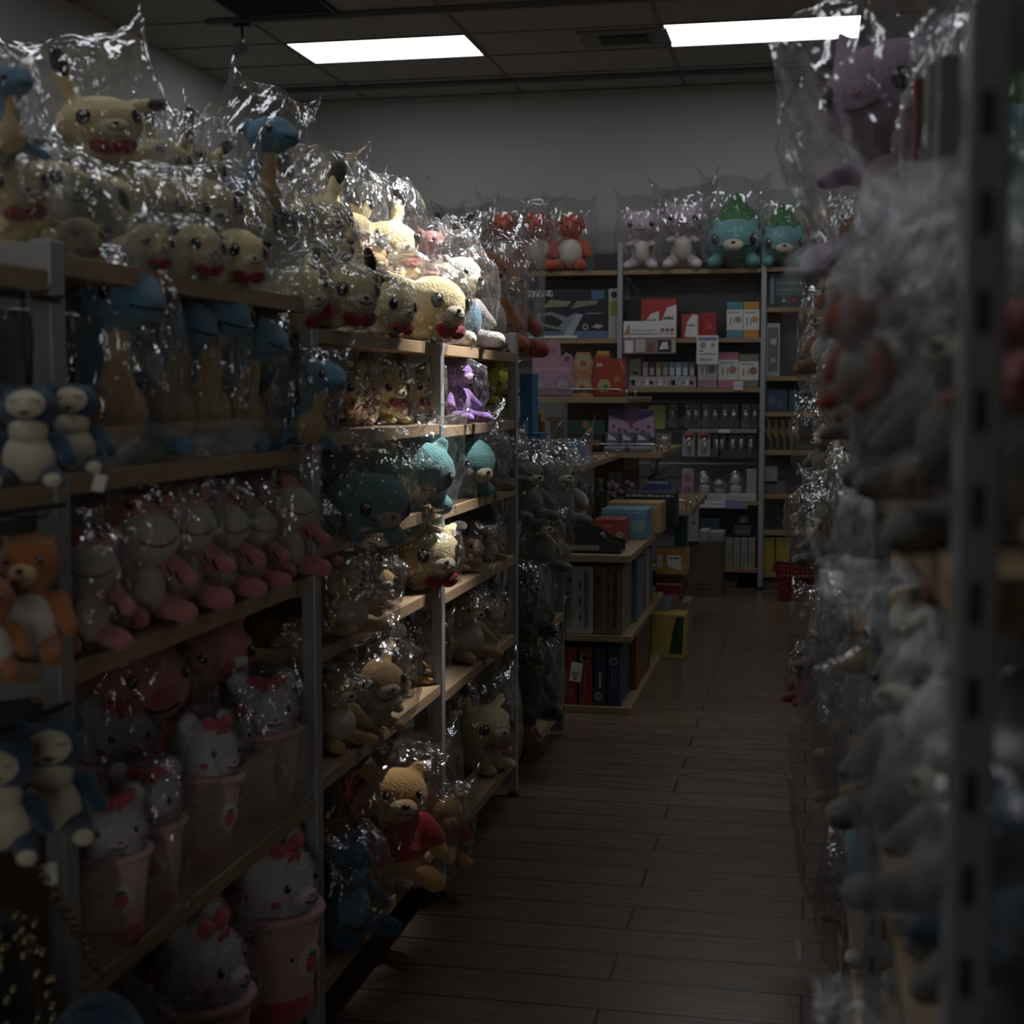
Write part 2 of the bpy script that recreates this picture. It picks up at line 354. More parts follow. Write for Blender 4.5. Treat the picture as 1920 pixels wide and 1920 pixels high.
def bear(key, main, face, belly, closed=False, shirt=None, ear=.07, fur=0, furlen=.03, feet=None, snout=True, bagr=(.40, .36, .58, .48)):
    H = (0, -.03, .68); hr = (.22, .19, .20); mb = MB(); mb.ell((0, .02, .27), (.235, .20, .26)); mb.ell(H, hr)
    for s in (-1, 1):
        mb.ell((s * .17, .0, .85), (ear, ear * .55, ear)); mb.cap((s * .2, -.03, .42), (s * .29, -.14, .24), .075, .062, 6)
        mb.cap((s * .15, -.08, .10), (s * .2, -.30, .08), .095, .08, 6)
    P = [('eye', decal(H, hr, -30, 10, .024, .03, .01)), ('eye', decal(H, hr, 30, 10, .024, .03, .01))] if not closed else \
        [('eye', mouthline(H, hr, -32, 12, 12, 6, .006, True, 'eye')), ('eye', mouthline(H, hr, 32, 12, 12, 6, .006, True, 'eye'))]
    if face: P.append(one('face_patch', face, ((0, -.09, .70), (.165, .145, .15))) if closed else one('muzzle', face, ((0, -.2, .62), (.10, .075, .075))))
    if closed: P = [(a, b) for a, b in P if a != 'eye'] + [('eye', mouthline((0, -.09, .70), (.167, .147, .152), s * 30, 18, 13, 5, .006, True, 'eye')) for s in (-1, 1)]
    P.append(one('nose', M['black'] if shirt else M['brown'], ((0, -.275 if not closed else -.24, .65), (.03, .02, .022)), n=12))
    P.append(('mouth', mouthline((0, -.2, .62), (.102, .077, .077), 0, -25, 40, 14) if not closed else mouthline((0, -.09, .70), (.167, .147, .152), 0, -22, 20, 5)))
    if belly: P.append(one('belly_patch', belly, ((0, -.05, .27), (.20, .16, .22)), *([((0, -.085, .50), (.14, .13, .16))] if closed else [])))
    if shirt:
        sb = MB(); sb.ell((0, .02, .36), (.232, .2, .16)); sb.ell((0, .01, .27), (.252, .218, .13))
        for s in (-1, 1): sb.cap((s * .19, -.02, .43), (s * .25, -.09, .34), .095, .088, 4)
        P.append(('shirt', remesh(sb, shirt, .02, 4)))
    if feet:
        for s in (-1, 1): P.append(one('foot_pad', feet, ((s * .2, -.345, .085), (.065, .045, .062))))
    proto(key, mb, main, P, fur=fur, furlen=furlen, bagr=bagr)
bear('navy', M['navy'], M['cream'], M['cream'], True, ear=.05, feet=M['cream'])
bear('teddy', M['honey'], M['honey2'], None, False, shirt=M['shirt'], ear=.075)
bear('teddy_c', M['honey2'], M['cream'], M['cream'], True, ear=.08)
bear('fuzzblue', M['dteal'], M['sky'], M['sky'], False, ear=.1, fur=6000, furlen=.045)
bear('pink', M['pink'], M['offw'], M['offw'], False, ear=.06)
bear('orange', M['orange'], M['honey2'], M['offw'], False, ear=.03)
bear('coral', M['coral'], None, M['offw'], False, ear=.02)
bear('skyb', M['sky'], None, None, False, ear=.04)
bear('purple', M['purple'], M['lilac'], None, False, ear=.08)
bear('tan', M['tan'], M['cream'], M['cream'], False, ear=.09)
bear('white', F('doll_white_plush', (.48, .46, .43)), M['cream'], M['sky'], False, ear=.05)
bear('grey', M['grey'], M['cream'], M['grey'], False, ear=.07)
bear('rust', M['rust'], M['honey'], None, False, ear=.05)
bear('dgreen', M['dgreen'], M['green'], None, False, ear=.05, fur=7000, furlen=.06)
def big_muzzle():    # pink animal with a big cream muzzle, striped paws
    mb = MB(); mb.ell((0, .03, .24), (.22, .2, .24)); mb.ell((0, 0, .66), (.25, .22, .22))
    for s in (-1, 1):
        mb.cap((s * .19, -.06, .42), (s * .24, -.26, .30), .075, .065, 6); mb.cap((s * .14, -.1, .1), (s * .17, -.32, .08), .09, .08, 5); mb.ell((s * .24, .02, .78), (.07, .04, .09), (0, s * 40, 0))
    P = [one('muzzle', M['offw'], ((0, -.14, .58), (.23, .17, .19))), one('belly_patch', M['offw'], ((0, -.05, .24), (.17, .17, .2))),
         ('mouth', mouthline((0, -.14, .58), (.232, .172, .192), 0, -12, 35, 14)), ('eye', decal((0, 0, .66), (.25, .22, .22), -35, 42, .03, .034, .012)), ('eye', decal((0, 0, .66), (.25, .22, .22), 35, 42, .03, .034, .012))]
    for s in (-1, 1):
        st = MB()
        for t in (.45, .8): c = Vector((s * .19, -.06, .42)).lerp(Vector((s * .24, -.26, .30)), t); st.ell(c, (.079, .018, .079), (-25, 0, 0))
        P.append(('sleeve_stripe', st.mesh('sleeve_stripe', M['tip'])))
    proto('muzzle', mb, M['pink'], P)
big_muzzle()
def teal():     # crouching round animal with a green leaf cap
    mb = MB(); H = (0, -.14, .36); hr = (.36, .27, .27); mb.ell((0, .14, .26), (.33, .34, .26)); mb.ell(H, hr)
    for s in (-1, 1): mb.ell((s * .24, -.08, .58), (.07, .05, .07)); mb.ell((s * .24, -.2, .08), (.1, .12, .09)); mb.ell((s * .26, .3, .08), (.1, .12, .09))
    cp = MB(); cp.ell((0, .14, .58), (.33, .32, .22)); cp.cap((0, .14, .66), (0, .16, .98), .24, .03, 8)
    P = [('leaf_cap', remesh(cp, M['green'], .025, 5)), ('eye', decal(H, hr, -42, -2, .052, .07, .016, 'eye', [M['redeye'], M['white']])), ('eye', decal(H, hr, 42, -2, .052, .07, .016, 'eye', [M['redeye'], M['white']])),
         ('mouth', mouthline(H, hr, 0, -28, 42, 12, .007)), one('muzzle', M['cream'], ((0, -.38, .27), (.13, .06, .08))), one('nose', M['brown'], ((0, -.44, .30), (.03, .014, .018)), n=10)]
    proto('teal', mb, M['teal'], P, bagr=(.48, .46, .62, .50))
    proto('teal_bald', MB().add(mb.v, mb.f, 0, None, True), M['teal'], P[1:], bagr=(.48, .46, .46, .38))
M['redeye'] = plain('dark_brown_eye', (.045, .012, .01), .2); teal()
def cat(key, main, ins):
    mb = MB(); H = (0, -.02, .68); hr = (.25, .22, .215); mb.ell(H, hr); mb.ell((0, .03, .28), (.16, .14, .24)); mb.ell((0, -.14, .64), (.12, .09, .09))
    for s in (-1, 1):
        mb.cap((s * .16, .01, .82), (s * .22, .02, .99), .085, .02, 6); mb.cap((s * .13, -.04, .42), (s * .17, -.18, .38), .05, .045, 5)
        mb.cap((s * .12, -.02, .12), (s * .17, -.24, .06), .09, .07, 6)
    mb.cap((.05, .15, .15), (.35, .2, .12), .04, .04, 5); mb.cap((.35, .2, .12), (.42, .1, .35), .04, .06, 5)
    P = [('eye', decal(H, hr, -35, 2, .034, .045, .012)), ('eye', decal(H, hr, 35, 2, .034, .045, .012)), one('nose', M['pinkd'], ((0, -.235, .66), (.018, .012, .012)), n=10), ('mouth', mouthline((0, -.14, .64), (.122, .092, .092), 0, -22, 35, 12)),
         one('belly_patch', ins, ((0, -.06, .28), (.11, .1, .18)))]
    proto(key, mb, main, P, bagr=(.38, .36, .60, .50))
cat('cat', M['lilacw'], M['offw']); cat('cat_d', M['lilac'], M['lilacw'])
def pig():
    mb = MB(); H = (0, -.02, .68); hr = (.24, .2, .21); mb.ell(H, hr); mb.ell((0, .02, .27), (.22, .19, .26))
    for s in (-1, 1): mb.cap((s * .13, .0, .84), (s * .24, -.02, .98), .07, .03, 6); mb.cap((s * .18, -.04, .42), (s * .27, -.16, .3), .065, .055, 5); mb.cap((s * .13, -.05, .08), (s * .16, -.24, .06), .08, .07, 5)
    rb = MB()
    for z, r in ((.14, .205), (.22, .222), (.30, .226), (.38, .212)): rb.tube([(r * math.cos(a), .02 + r * .87 * math.sin(a), z) for a in [2 * math.pi * i / 24 for i in range(24)]], .012, 6, closed=True)
    P = [('shirt_stripe', rb.mesh('shirt_stripe', M['tip'])), one('snout', M['pinkd'], ((0, -.21, .65), (.06, .04, .045))), ('eye', decal(H, hr, -32, 14, .022, .028, .01)), ('eye', decal(H, hr, 32, 14, .022, .028, .01)), ('mouth', mouthline(H, hr, 0, -28, 20, 8))]
    proto('pig', mb, M['pink'], P)
pig()
def cup():      # fuzzy white bear in a pink plush cup
    hb = MB(); H = (0, 0, .72); hr = (.225, .205, .21); hb.ell(H, hr); hb.ell((0, 0, .55), (.21, .2, .14))
    for s in (-1, 1): hb.ell((s * .15, 0, .92), (.075, .045, .085))
    cu = MB(); cu.lathe([(.02, 0), (.15, 0), (.175, .02), (.19, .15), (.215, .4), (.232, .56), (.2, .575), (.05, .57)], 32)
    rim = MB(); rim.tube([(.232 * math.cos(a), .232 * math.sin(a), .575) for a in [2 * math.pi * i / 32 for i in range(32)]], .026, 10, closed=True)
    T = Matrix.Translation((0, -.212, .33)) @ Matrix.Rotation(R(4), 4, 'X')
    em = MB(); em.ell((0, 0, 0), (.085, .02, .095), n=20, mat=T)
    be = MB(); be.ell((0, -.018, -.008), (.045, .016, .052), n=16, mat=T); be.ell((0, -.02, .045), (.03, .012, .014), n=8, mi=1, mat=T)
    ds = MB()
    for i in range(9): a = i * 2.399; z = .08 + .42 * ((i * .381) % 1); r = .17 + .09 * z; ds.ell((r * math.cos(a), r * math.sin(a), z), (.013, .013, .018), n=8)
    sau = MB(); sau.lathe([(.02, .0), (.156, 0), (.186, .02), (.196, .12), (.19, .13), (.05, .13)], 32)
    bow = MB(); bow.ell((-.07, -.09, .93), (.065, .03, .045), (0, 25, 0)).ell((.07, -.09, .93), (.065, .03, .045), (0, -25, 0)).ell((0, -.105, .925), (.025, .025, .025)); bow.ell((-.03, -.13, .86), (.02, .012, .06), (20, 12, 0)); bow.ell((.03, -.13, .86), (.02, .012, .06), (20, -12, 0))
    P = [('cup', cu.mesh('cup', M['cup'])), ('cup_base', sau.mesh('cup_base', M['pinkd'])), ('cup_rim', rim.mesh('cup_rim', M['cup'])), ('emblem', em.mesh('emblem', M['offw'])), ('berry', be.mesh('berry', [M['pinkd'], M['green']])), ('seed_dots', ds.mesh('seed_dots', M['tip'])),
         ('bow', bow.mesh('bow', M['pinkd'])), one('muzzle', M['fuzz'], ((0, -.19, .68), (.08, .05, .055))), one('nose', M['pinkd'], ((0, -.24, .695), (.016, .01, .012)), n=8),
         ('mouth', mouthline((0, -.19, .68), (.082, .052, .057), 0, -25, 35, 12)), ('eye', decal(H, hr, -30, 8, .018, .022, .008)), ('eye', decal(H, hr, 30, 8, .018, .022, .008)), ('cheek', decal(H, hr, -46, -14, .026, .022, .006, 'cheek', [M['pinkd']], False)), ('cheek', decal(H, hr, 46, -14, .026, .022, .006, 'cheek', [M['pinkd']], False))]
    proto('cup', hb, M['fuzz'], P, fur=9000, furlen=.018, bagr=(.30, .30, .56, .50))
cup()

NAMES = {'rabbit': 'rabbit_plush', 'rabbit_b': 'rabbit_plush', 'rabbit_c': 'rabbit_plush', 'rabbit_l': 'rabbit_plush', 'rabbit_m': 'rabbit_plush', 'rabbit_t': 'rabbit_plush', 'rabbit_f': 'rabbit_plush', 'dino': 'dinosaur_plush', 'navy': 'bear_plush', 'teddy': 'teddy_bear',
    'teddy_c': 'teddy_bear', 'fuzzblue': 'bear_plush', 'skyb': 'bear_plush', 'pink': 'bear_plush', 'orange': 'animal_plush', 'coral': 'animal_plush', 'purple': 'animal_plush', 'tan': 'puppy_plush', 'white': 'doll_plush', 'grey': 'animal_plush',
    'rust': 'animal_plush', 'dgreen': 'animal_plush', 'muzzle': 'animal_plush', 'teal': 'animal_plush', 'teal_bald': 'animal_plush', 'cat': 'cat_plush', 'cat_d': 'cat_plush', 'pig': 'pig_plush', 'cup': 'cup_bear_plush'}
TAGM = MB().box(-.03, -.001, -.05, .03, .001, .05).mesh('price_tag', M['paper'])
nb = [0]
SUBOF = {'nose': 'muzzle', 'mouth': 'muzzle', 'berry': 'emblem', 'cup_base': 'cup', 'cup_rim': 'cup', 'seed_dots': 'cup'}
FAT = {'rabbit': 1.18, 'rabbit_b': 1.2, 'rabbit_c': 1.1, 'rabbit_l': 1.0, 'rabbit_m': 1.0, 'dino': 1.12, 'navy': 1.2, 'muzzle': 1.08, 'cup': 1.1, 'teal': 1.0, 'teal_bald': 1.0, 'teddy': 1.15, 'teddy_c': 1.15, 'tan': 1.3, 'rabbit_t': 1.3, 'grey': 1.25,
       'pig': 1.15, 'white': 1.05, 'orange': 1.0, 'coral': 1.05, 'cat': 1.15, 'cat_d': 1.15, 'purple': 1.25, 'fuzzblue': 1.3, 'skyb': 1.35, 'rust': 1.0, 'pink': 1.3, 'rabbit_f': 1.15, 'dgreen': 1.0}
def plush(key, loc, h, rz, label, group, bag=-1, tilt=(0, 0), bs=(1, 1, 1), tagp=None, lift=0, bagrz=0, btilt=0):
    e = empty(NAMES[key], loc, 0, (h * FAT[key], h * FAT[key], h)); e.rotation_mode = 'XYZ'
    e.rotation_euler = (Matrix.Rotation(R(rz), 4, 'Z') @ Matrix.Rotation(R(tilt[0]), 4, 'X') @ Matrix.Rotation(R(tilt[1]), 4, 'Y')).to_euler()
    tag(e, label, 'stuffed toy', group)
    made = {}
    for n, me in PR[key]['parts']:
        made[n] = link(n, me, made[SUBOF[n]] if SUBOF.get(n) in made else e)
    if bag >= 0:
        r = PR[key]['bag']; b = link('plastic_bag', BAGS[bag], e, (0, 0, r[3] + .02))
        b.scale = (r[0] * bs[0] * .98, r[1] * bs[1] * .98, r[2] * bs[2] * .98); b.rotation_euler = (0, R(btilt), R(bagrz)); b['label'] = 'clear crinkled plastic bag'
        b.location.z = max(r[3], b.scale.z * .90)
    if tagp:
        t = link('price_tag', TAGM, e, tagp); t.scale = (1.6, 1, 1.6); t['label'] = 'white paper price tag'; t.rotation_euler = (0, R(rnd.uniform(-15, 15)), R(rnd.uniform(-20, 20)))
    return e
def L(key, u, vb, vt, X, rz, label, group, z=None, **k):
    """plush in a left or right rack: column u of the photograph fixes where along the rack (plane x = X) it sits, z is its shelf, vb/vt its base and top rows"""
    p = onx(u, vb, X)
    if z is not None:
        p = onx(u, 735, X); 
        for _ in range(4):
            q = p.copy(); q.z = z; d = q - C0; row = 960 - FPX * d.dot(upv) / d.dot(fw); p = onx(u, row, X)
        p.z = z
    h = (z_at(vt, p.x, p.y) - p.z) / PR[key]['top']
    return plush(key, p, max(h, .05), rz, label, group, **k)

#@@BODY
# ================================================================== the room
XL, XR, YB, YF, ZC = -4.2, 3.6, 10.92, -3.0, 3.63
def floor_mat():
    m, t, b = nt('wood_plank_floor'); tc = t.nodes.new('ShaderNodeTexCoord'); br = t.nodes.new('ShaderNodeTexBrick')
    br.offset = .37; br.offset_frequency = 2; br.inputs['Scale'].default_value = 1; br.inputs['Brick Width'].default_value = 1.22; br.inputs['Row Height'].default_value = .168
    br.inputs['Mortar Size'].default_value = .004; br.inputs['Mortar Smooth'].default_value = .2; br.inputs['Bias'].default_value = -.1
    br.inputs['Color1'].default_value = (.130, .088, .064, 1); br.inputs['Color2'].default_value = (.165, .112, .083, 1); br.inputs['Mortar'].default_value = (.03, .02, .016, 1)
    t.links.new(tc.outputs['Object'], br.inputs['Vector'])
    mp = t.nodes.new('ShaderNodeMapping'); mp.inputs['Scale'].default_value = (1.5, 22, 1); n = t.nodes.new('ShaderNodeTexNoise'); n.inputs['Scale'].default_value = 3; n.inputs['Detail'].default_value = 8; n.inputs['Distortion'].default_value = .8
    t.links.new(tc.outputs['Object'], mp.inputs[0]); t.links.new(mp.outputs[0], n.inputs['Vector'])
    mr = t.nodes.new('ShaderNodeMapRange'); mr.inputs[1].default_value = .3; mr.inputs[2].default_value = .7; mr.inputs[3].default_value = .72; mr.inputs[4].default_value = 1.2; t.links.new(n.outputs['Fac'], mr.inputs[0])
    mx = t.nodes.new('ShaderNodeMix'); mx.data_type = 'RGBA'; mx.blend_type = 'MULTIPLY'; mx.inputs[0].default_value = 1
    t.links.new(br.outputs['Color'], mx.inputs[6]); t.links.new(mr.outputs[0], mx.inputs[7]); t.links.new(mx.outputs[2], b.inputs['Base Color'])
    b.inputs['Roughness'].default_value = .27; b.inputs['Specular IOR Level'].default_value = .3
    bp = t.nodes.new('ShaderNodeBump'); bp.inputs['Strength'].default_value = .35; bp.inputs['Distance'].default_value = .002; bp.invert = True; t.links.new(br.outputs['Fac'], bp.inputs['Height']); t.links.new(bp.outputs[0], b.inputs['Normal'])
    return m
def wall_mat():
    m, t, b = nt('painted_block_wall'); tc = t.nodes.new('ShaderNodeTexCoord'); mp = t.nodes.new('ShaderNodeMapping'); mp.inputs['Rotation'].default_value = (R(90), 0, 0)
    br = t.nodes.new('ShaderNodeTexBrick'); br.inputs['Scale'].default_value = 1; br.inputs['Brick Width'].default_value = .406; br.inputs['Row Height'].default_value = .203; br.inputs['Mortar Size'].default_value = .004; br.inputs['Mortar Smooth'].default_value = .6
    br.inputs['Color1'].default_value = (.46, .45, .425, 1); br.inputs['Color2'].default_value = (.48, .47, .445, 1); br.inputs['Mortar'].default_value = (.425, .415, .39, 1)
    n = t.nodes.new('ShaderNodeTexNoise'); n.inputs['Scale'].default_value = 22; n.inputs['Detail'].default_value = 4
    r = t.nodes.new('ShaderNodeMapRange'); r.inputs[1].default_value = .70; r.inputs[2].default_value = .74; r.inputs[3].default_value = 1; r.inputs[4].default_value = .55
    mx = t.nodes.new('ShaderNodeMix'); mx.data_type = 'RGBA'; mx.blend_type = 'MULTIPLY'; mx.inputs[0].default_value = 1
    t.links.new(tc.outputs['Object'], mp.inputs[0]); t.links.new(mp.outputs[0], br.inputs['Vector']); t.links.new(tc.outputs['Object'], n.inputs['Vector']); t.links.new(n.outputs['Fac'], r.inputs[0])
    t.links.new(br.outputs['Color'], mx.inputs[6]); t.links.new(r.outputs[0], mx.inputs[7]); t.links.new(mx.outputs[2], b.inputs['Base Color']); b.inputs['Roughness'].default_value = .8
    n2 = t.nodes.new('ShaderNodeTexNoise'); n2.inputs['Scale'].default_value = 90; bp = t.nodes.new('ShaderNodeBump'); bp.inputs['Strength'].default_value = .3; bp.inputs['Distance'].default_value = .004
    t.links.new(tc.outputs['Object'], n2.inputs['Vector']); t.links.new(n2.outputs['Fac'], bp.inputs['Height']); t.links.new(bp.outputs[0], b.inputs['Normal']); return m
struct('floor', MB().box(XL - .1, YF, -.1, XR + .1, YB + .1, 0), floor_mat())
WM = wall_mat(); W2 = plain('painted_side_wall', (.56, .55, .53), .8, bump=.2, bscale=80)
struct('wall_back', MB().box(XL - .1, YB, 0, XR + .1, YB + .1, ZC + .1), WM)
struct('wall_left', MB().box(XL - .1, YF, 0, XL, YB, ZC + .1), W2)
struct('wall_right', MB().box(XR, YF, 0, XR + .1, YB, ZC + .1), W2)
WX0, WX1, WZ0, WZ1 = .25, 1.45, .45, 2.25
struct('wall_front', MB().box(XL - .1, YF - .1, 0, WX0, YF, ZC + .1).box(WX1, YF - .1, 0, XR + .1, YF, ZC + .1).box(WX0, YF - .1, 0, WX1, YF, WZ0).box(WX0, YF - .1, WZ1, WX1, YF, ZC + .1), W2)
wp = bpy.data.materials.new('fill_pane_glow'); wp.use_nodes = True; wt = wp.node_tree; wt.nodes.clear(); we = wt.nodes.new('ShaderNodeEmission'); we.inputs[0].default_value = (1, .985, .96, 1); we.inputs[1].default_value = FILL_PANE; wo = wt.nodes.new('ShaderNodeOutputMaterial'); wt.links.new(we.outputs[0], wo.inputs[0])
w1 = struct('fill_pane_1', MB().box(WX0, YF - .06, WZ0, WX1, YF - .05, WZ1), wp)  # glowing pane and its frame are added, to fill the lower left shelves
wf = MB()
for x in (WX0, (WX0 + WX1) / 2 - .02, WX1 - .04): wf.box(x, YF - .05, WZ0, x + .04, YF + .01, WZ1)
for z in (WZ0, WZ1 - .04): wf.box(WX0, YF - .05, z, WX1, YF + .01, z + .04)
wf.obj('fill_pane_frame', M['metal'], w1)
CT = plain('acoustic_tile', (.40, .395, .375), .9, bump=.4, bscale=120, var=.06, vscale=60)
# ceiling with openings where the panels sit: built from tiles of the grid
GX0, GY0, GX, GY = -3.36, 9.08, 1.21, .605
cm = MB(); lights = []
PAN = {(0, 0), (2, 0), (0, -6), (2, -6), (1, -11), (1, -15), (4, -6), (0, -11)}  # all but the back pair are unseen panels, added for their light
for i in range(-1, 6):
    for j in range(-20, 4):
        x0, y0 = GX0 + i * GX, GY0 + j * GY; x1, y1 = x0 + GX, y0 + GY
        X0, X1, Y0, Y1 = max(x0, XL), min(x1, XR), max(y0, YF), min(y1, YB)
        if X1 <= X0 or Y1 <= Y0: continue
        if (i, j) in PAN: lights.append((x0, y0)); cm.box(X0, Y0, ZC + .09, X1, Y1, ZC + .1); continue
        cm.box(X0, Y0, ZC, X1, Y1, ZC + .1)
struct('ceiling', cm, CT)
GM = plain('grid_bar_dark', (.20, .195, .185), .6)
g = MB()
for i in range(-1, 8):
    x = GX0 + i * GX
    if XL < x < XR: g.box(x - .012, YF, ZC - .006, x + .012, YB, ZC - .0005)
for j in range(-20, 5):
    y = GY0 + j * GY
    if YF < y < YB: g.box(XL, y - .012, ZC - .006, XR, y + .012, ZC - .0005)
struct('trim_1', g, GM)
em = bpy.data.materials.new('panel_glow'); em.use_nodes = True; t = em.node_tree; t.nodes.clear()
e_ = t.nodes.new('ShaderNodeEmission'); e_.inputs[0].default_value = (.93, .97, 1, 1); e_.inputs[1].default_value = PANEL; o_ = t.nodes.new('ShaderNodeOutputMaterial'); t.links.new(e_.outputs[0], o_.inputs[0])
em2 = em.copy(); em2.node_tree.nodes['Emission'].inputs[1].default_value = PANEL
labs = {(0, 0): 'lit white ceiling panel over the left wall side of the shop', (2, 0): 'lit white ceiling panel above the aisle, right of the air vent'}
for i, j in sorted(PAN):
    x0, y0 = GX0 + i * GX, GY0 + j * GY; lit = j >= -15
    o = empty('ceiling_light', (x0 + GX / 2, y0 + GY / 2, ZC)); ax, ay = GX / 2, GY / 2
    fr = MB(); fr.box(-ax, -ay, -.004, ax, -ay + .02, .03).box(-ax, ay - .02, -.004, ax, ay, .03).box(-ax, -ay, -.004, -ax + .02, ay, .03).box(ax - .02, -ay, -.004, ax, ay, .03)
    fr.obj('frame', M['metal'], o); MB().box(-ax + .02, -ay + .02, .0, ax - .02, ay - .02, .02).obj('diffuser', em if j == 0 else em2, o)
    tag(o, labs.get((i, j), 'lit white ceiling panel added nearer the shop front, out of view'), 'ceiling light', None if (i, j) in labs else 'added ceiling panels nearer the front')
# dark open tile, vent, tracks
v = empty('ceiling_vent', (-1.19, 9.36, ZC)); MB().box(-.28, -.2, -.012, .28, .2, -.004).obj('frame', GM, v); MB().box(-.16, -.1, -.02, .16, .1, -.012).obj('opening', M['slot'], v)
lv = MB()
for k in range(13): lv.box(-.15 + k * .025, -.1, -.026, -.144 + k * .025, .1, -.018)
lv.obj('louver', GM, v); tag(v, 'dark louvered air vent in the ceiling between the two lit panels', 'air vent')
v = empty('return_grille', (-3.06, 8.06, ZC)); MB().box(-.30, -.33, -.02, .30, .33, -.006).obj('grille_plate', M['black'], v)
lv = MB()
for k in range(20): lv.box(-.28, -.26 + k * .027, -.026, .28, -.255 + k * .027, -.018)
lv.obj('louver', M['slot'], v); tag(v, 'large black grille in the ceiling at the top left edge', 'air vent')
for y, x0, x1, lb in ((10.42, -4.1, 3.2, 'long dark light track on the ceiling nearest the back wall'), (8.42, -3.6, 3.2, 'long dark light track on the ceiling before the lit panels'), (4.65, -3, 3.2, 'long dark light track on the ceiling over the near shelves')):
    tag(MB().box(x0, y - .018, ZC - .035, x1, y + .018, ZC - .006).obj('light_track', plain('track_paint', (.14, .135, .13), .5)), lb, 'light track', 'ceiling tracks')
def track_lamp(loc, to, label):
    o = empty('track_spotlight', loc); tgt = (Vector(to) - Vector(loc)).normalized(); T = tgt.to_track_quat('-Z', 'Y').to_matrix().to_4x4(); dz = ZC - .035 - loc[2]
    MB().box(-.05, -.015, dz - .02, .05, .015, dz).obj('adapter', M['black'], o); MB().tube([(0, 0, dz - .02), (0, 0, .03)], .008).obj('stem', M['chrome'], o)
    h = MB(); n = 20; prof = [(.02, .09), (.045, .06), (.055, .02)]
    vs = []; fs = []
    for r, z in prof:
        for k in range(n): a = 2 * math.pi * k / n; vs.append((r * math.cos(a), r * math.sin(a), z))
    for i in range(2):
        for k in range(n): a = i * n + k; b2 = i * n + (k + 1) % n; fs.append((a, b2, b2 + n, a + n))
    fs.append(tuple(range(n))); h.add(vs, fs, 0, T, True); h.obj('lamp_head', M['metal'], o); tag(o, label, 'spotlight'); return o
track_lamp((-3.37, 8.42, 3.40), (-2.6, 8.6, 1.5), 'small track spotlight hanging left of the left lit panel')
track_lamp((KEYPOS[0] + .0, KEYPOS[1], KEYPOS[2] + .03), (-1.1, 3.86, 1.6), 'added unseen spotlight over the aisle aimed at the left shelves')  # unseen lamp head, added to house the key spot

# ================================================================== racks
def frame_post(e, x, y, z1, sgn, depth, slots=True, wy=.038, dx=.030, z0=0.02):
    """upright with its slots, a rear upright, a top bar and a black foot; sgn = direction from the aisle face into the rack"""
    s = MB().box(min(x, x + sgn * dx), y - wy / 2, z0, max(x, x + sgn * dx), y + wy / 2, z1, bev=.003)
    if slots:
        z = z0 + .06
        while z < z1 - .04:
            s.box(min(x - sgn * .0006, x + sgn * .001), y - .004, z, max(x - sgn * .0006, x + sgn * .001), y + .004, z + .022, 1); s.box(x + sgn * dx * .3, y - wy / 2 - .0006, z, x + sgn * dx * .6, y - wy / 2 + .001, z + .022, 1); z += .05
    s.obj('post', [M['metal'], M['slot']], e)
    xr = x + sgn * depth; MB().box(min(xr, xr - sgn * dx), y - wy / 2, z0, max(xr, xr - sgn * dx), y + wy / 2, z1).obj('rear_post', M['metal'], e)
    MB().box(min(x + sgn * dx, xr), y - wy / 2 + .004, z1 - .035, max(x + sgn * dx, xr), y + wy / 2 - .004, z1 - .003).obj('top_bar', M['metal'], e)
    for xx in (x + sgn * dx / 2, xr - sgn * dx / 2): MB().lathe([(.02, 0), (.02, .012), (.008, .016), (.008, .024)], 12, mat=Matrix.Translation((xx, y, 0))).obj('foot', M['black'], e)
X0 = -.98; DL = .46
rack = tag(empty('shelf_rack', (X0, 2.8, 0)), 'long grey steel rack with wooden shelves full of bagged plush, left of the aisle', 'shelf rack')
rack.location = (0, 0, 0)
YP = [-.25, .77, 1.79, 2.815, 3.85, 4.88]
for y in YP: frame_post(rack, X0, y, 1.60, -1, DL, slots=False)
SH = [[1.56, 1.28, .9, .5, .14], [1.56, 1.28, .9, .5, .14], [1.585, 1.29, 1.03, .85, .57, .165], [1.53, 1.315, 1.09, .87, .60, .165], [1.53, 1.305, 1.08, .845, .57, .14]]
for k in range(5):
    y0, y1 = YP[k] + .018, YP[k + 1] - .018
    for z in SH[k]:
        if k == 2 and z == .85: MB().box(X0 - DL + .02, 2.45, z - .028, X0 - .20, y1, z, bev=.002).obj('shelf_board', M['wood_y'], rack); continue
        MB().box(X0 - DL + .02, y0, z - .03, X0 - .004, y1, z, bev=.002).obj('shelf_board', M['wood_y'], rack)
        for yy in (y0 + .002, y1 - .008): MB().prism([(X0 - DL + .02, z - .03), (X0 - .03, z - .03), (X0 - .03, z - .045), (X0 - DL + .02, z - .10)], yy, yy + .006).obj('bracket', M['metal'], rack)
    MB().box(X0 - DL - .005, YP[k] + .018, .06, X0 - DL + .004, YP[k + 1] - .018, 1.55).obj('back_panel', M['panel'], rack)
# acrylic guards standing on shelf fronts
def guard(y0, y1, z, h, label, x=X0 - .012):
    tag(MB().box(x, y0, z, x + .003, y1, z + h).obj('acrylic_guard', M['acrylic']), label, 'shelf guard', 'clear acrylic guards along the left rack')
guard(1.83, 2.78, 1.587, .11, 'clear acrylic guard in front of the yellow plush on the top shelf')
guard(1.83, 2.78, 1.292, .06, 'clear acrylic guard before the blue long-necked plush')
guard(1.83, 2.78, .572, .16, 'clear acrylic guard before the cup bears')
guard(3.9, 4.3, 1.082, .10, 'clear acrylic guard before the lone teal plush past the middle post')

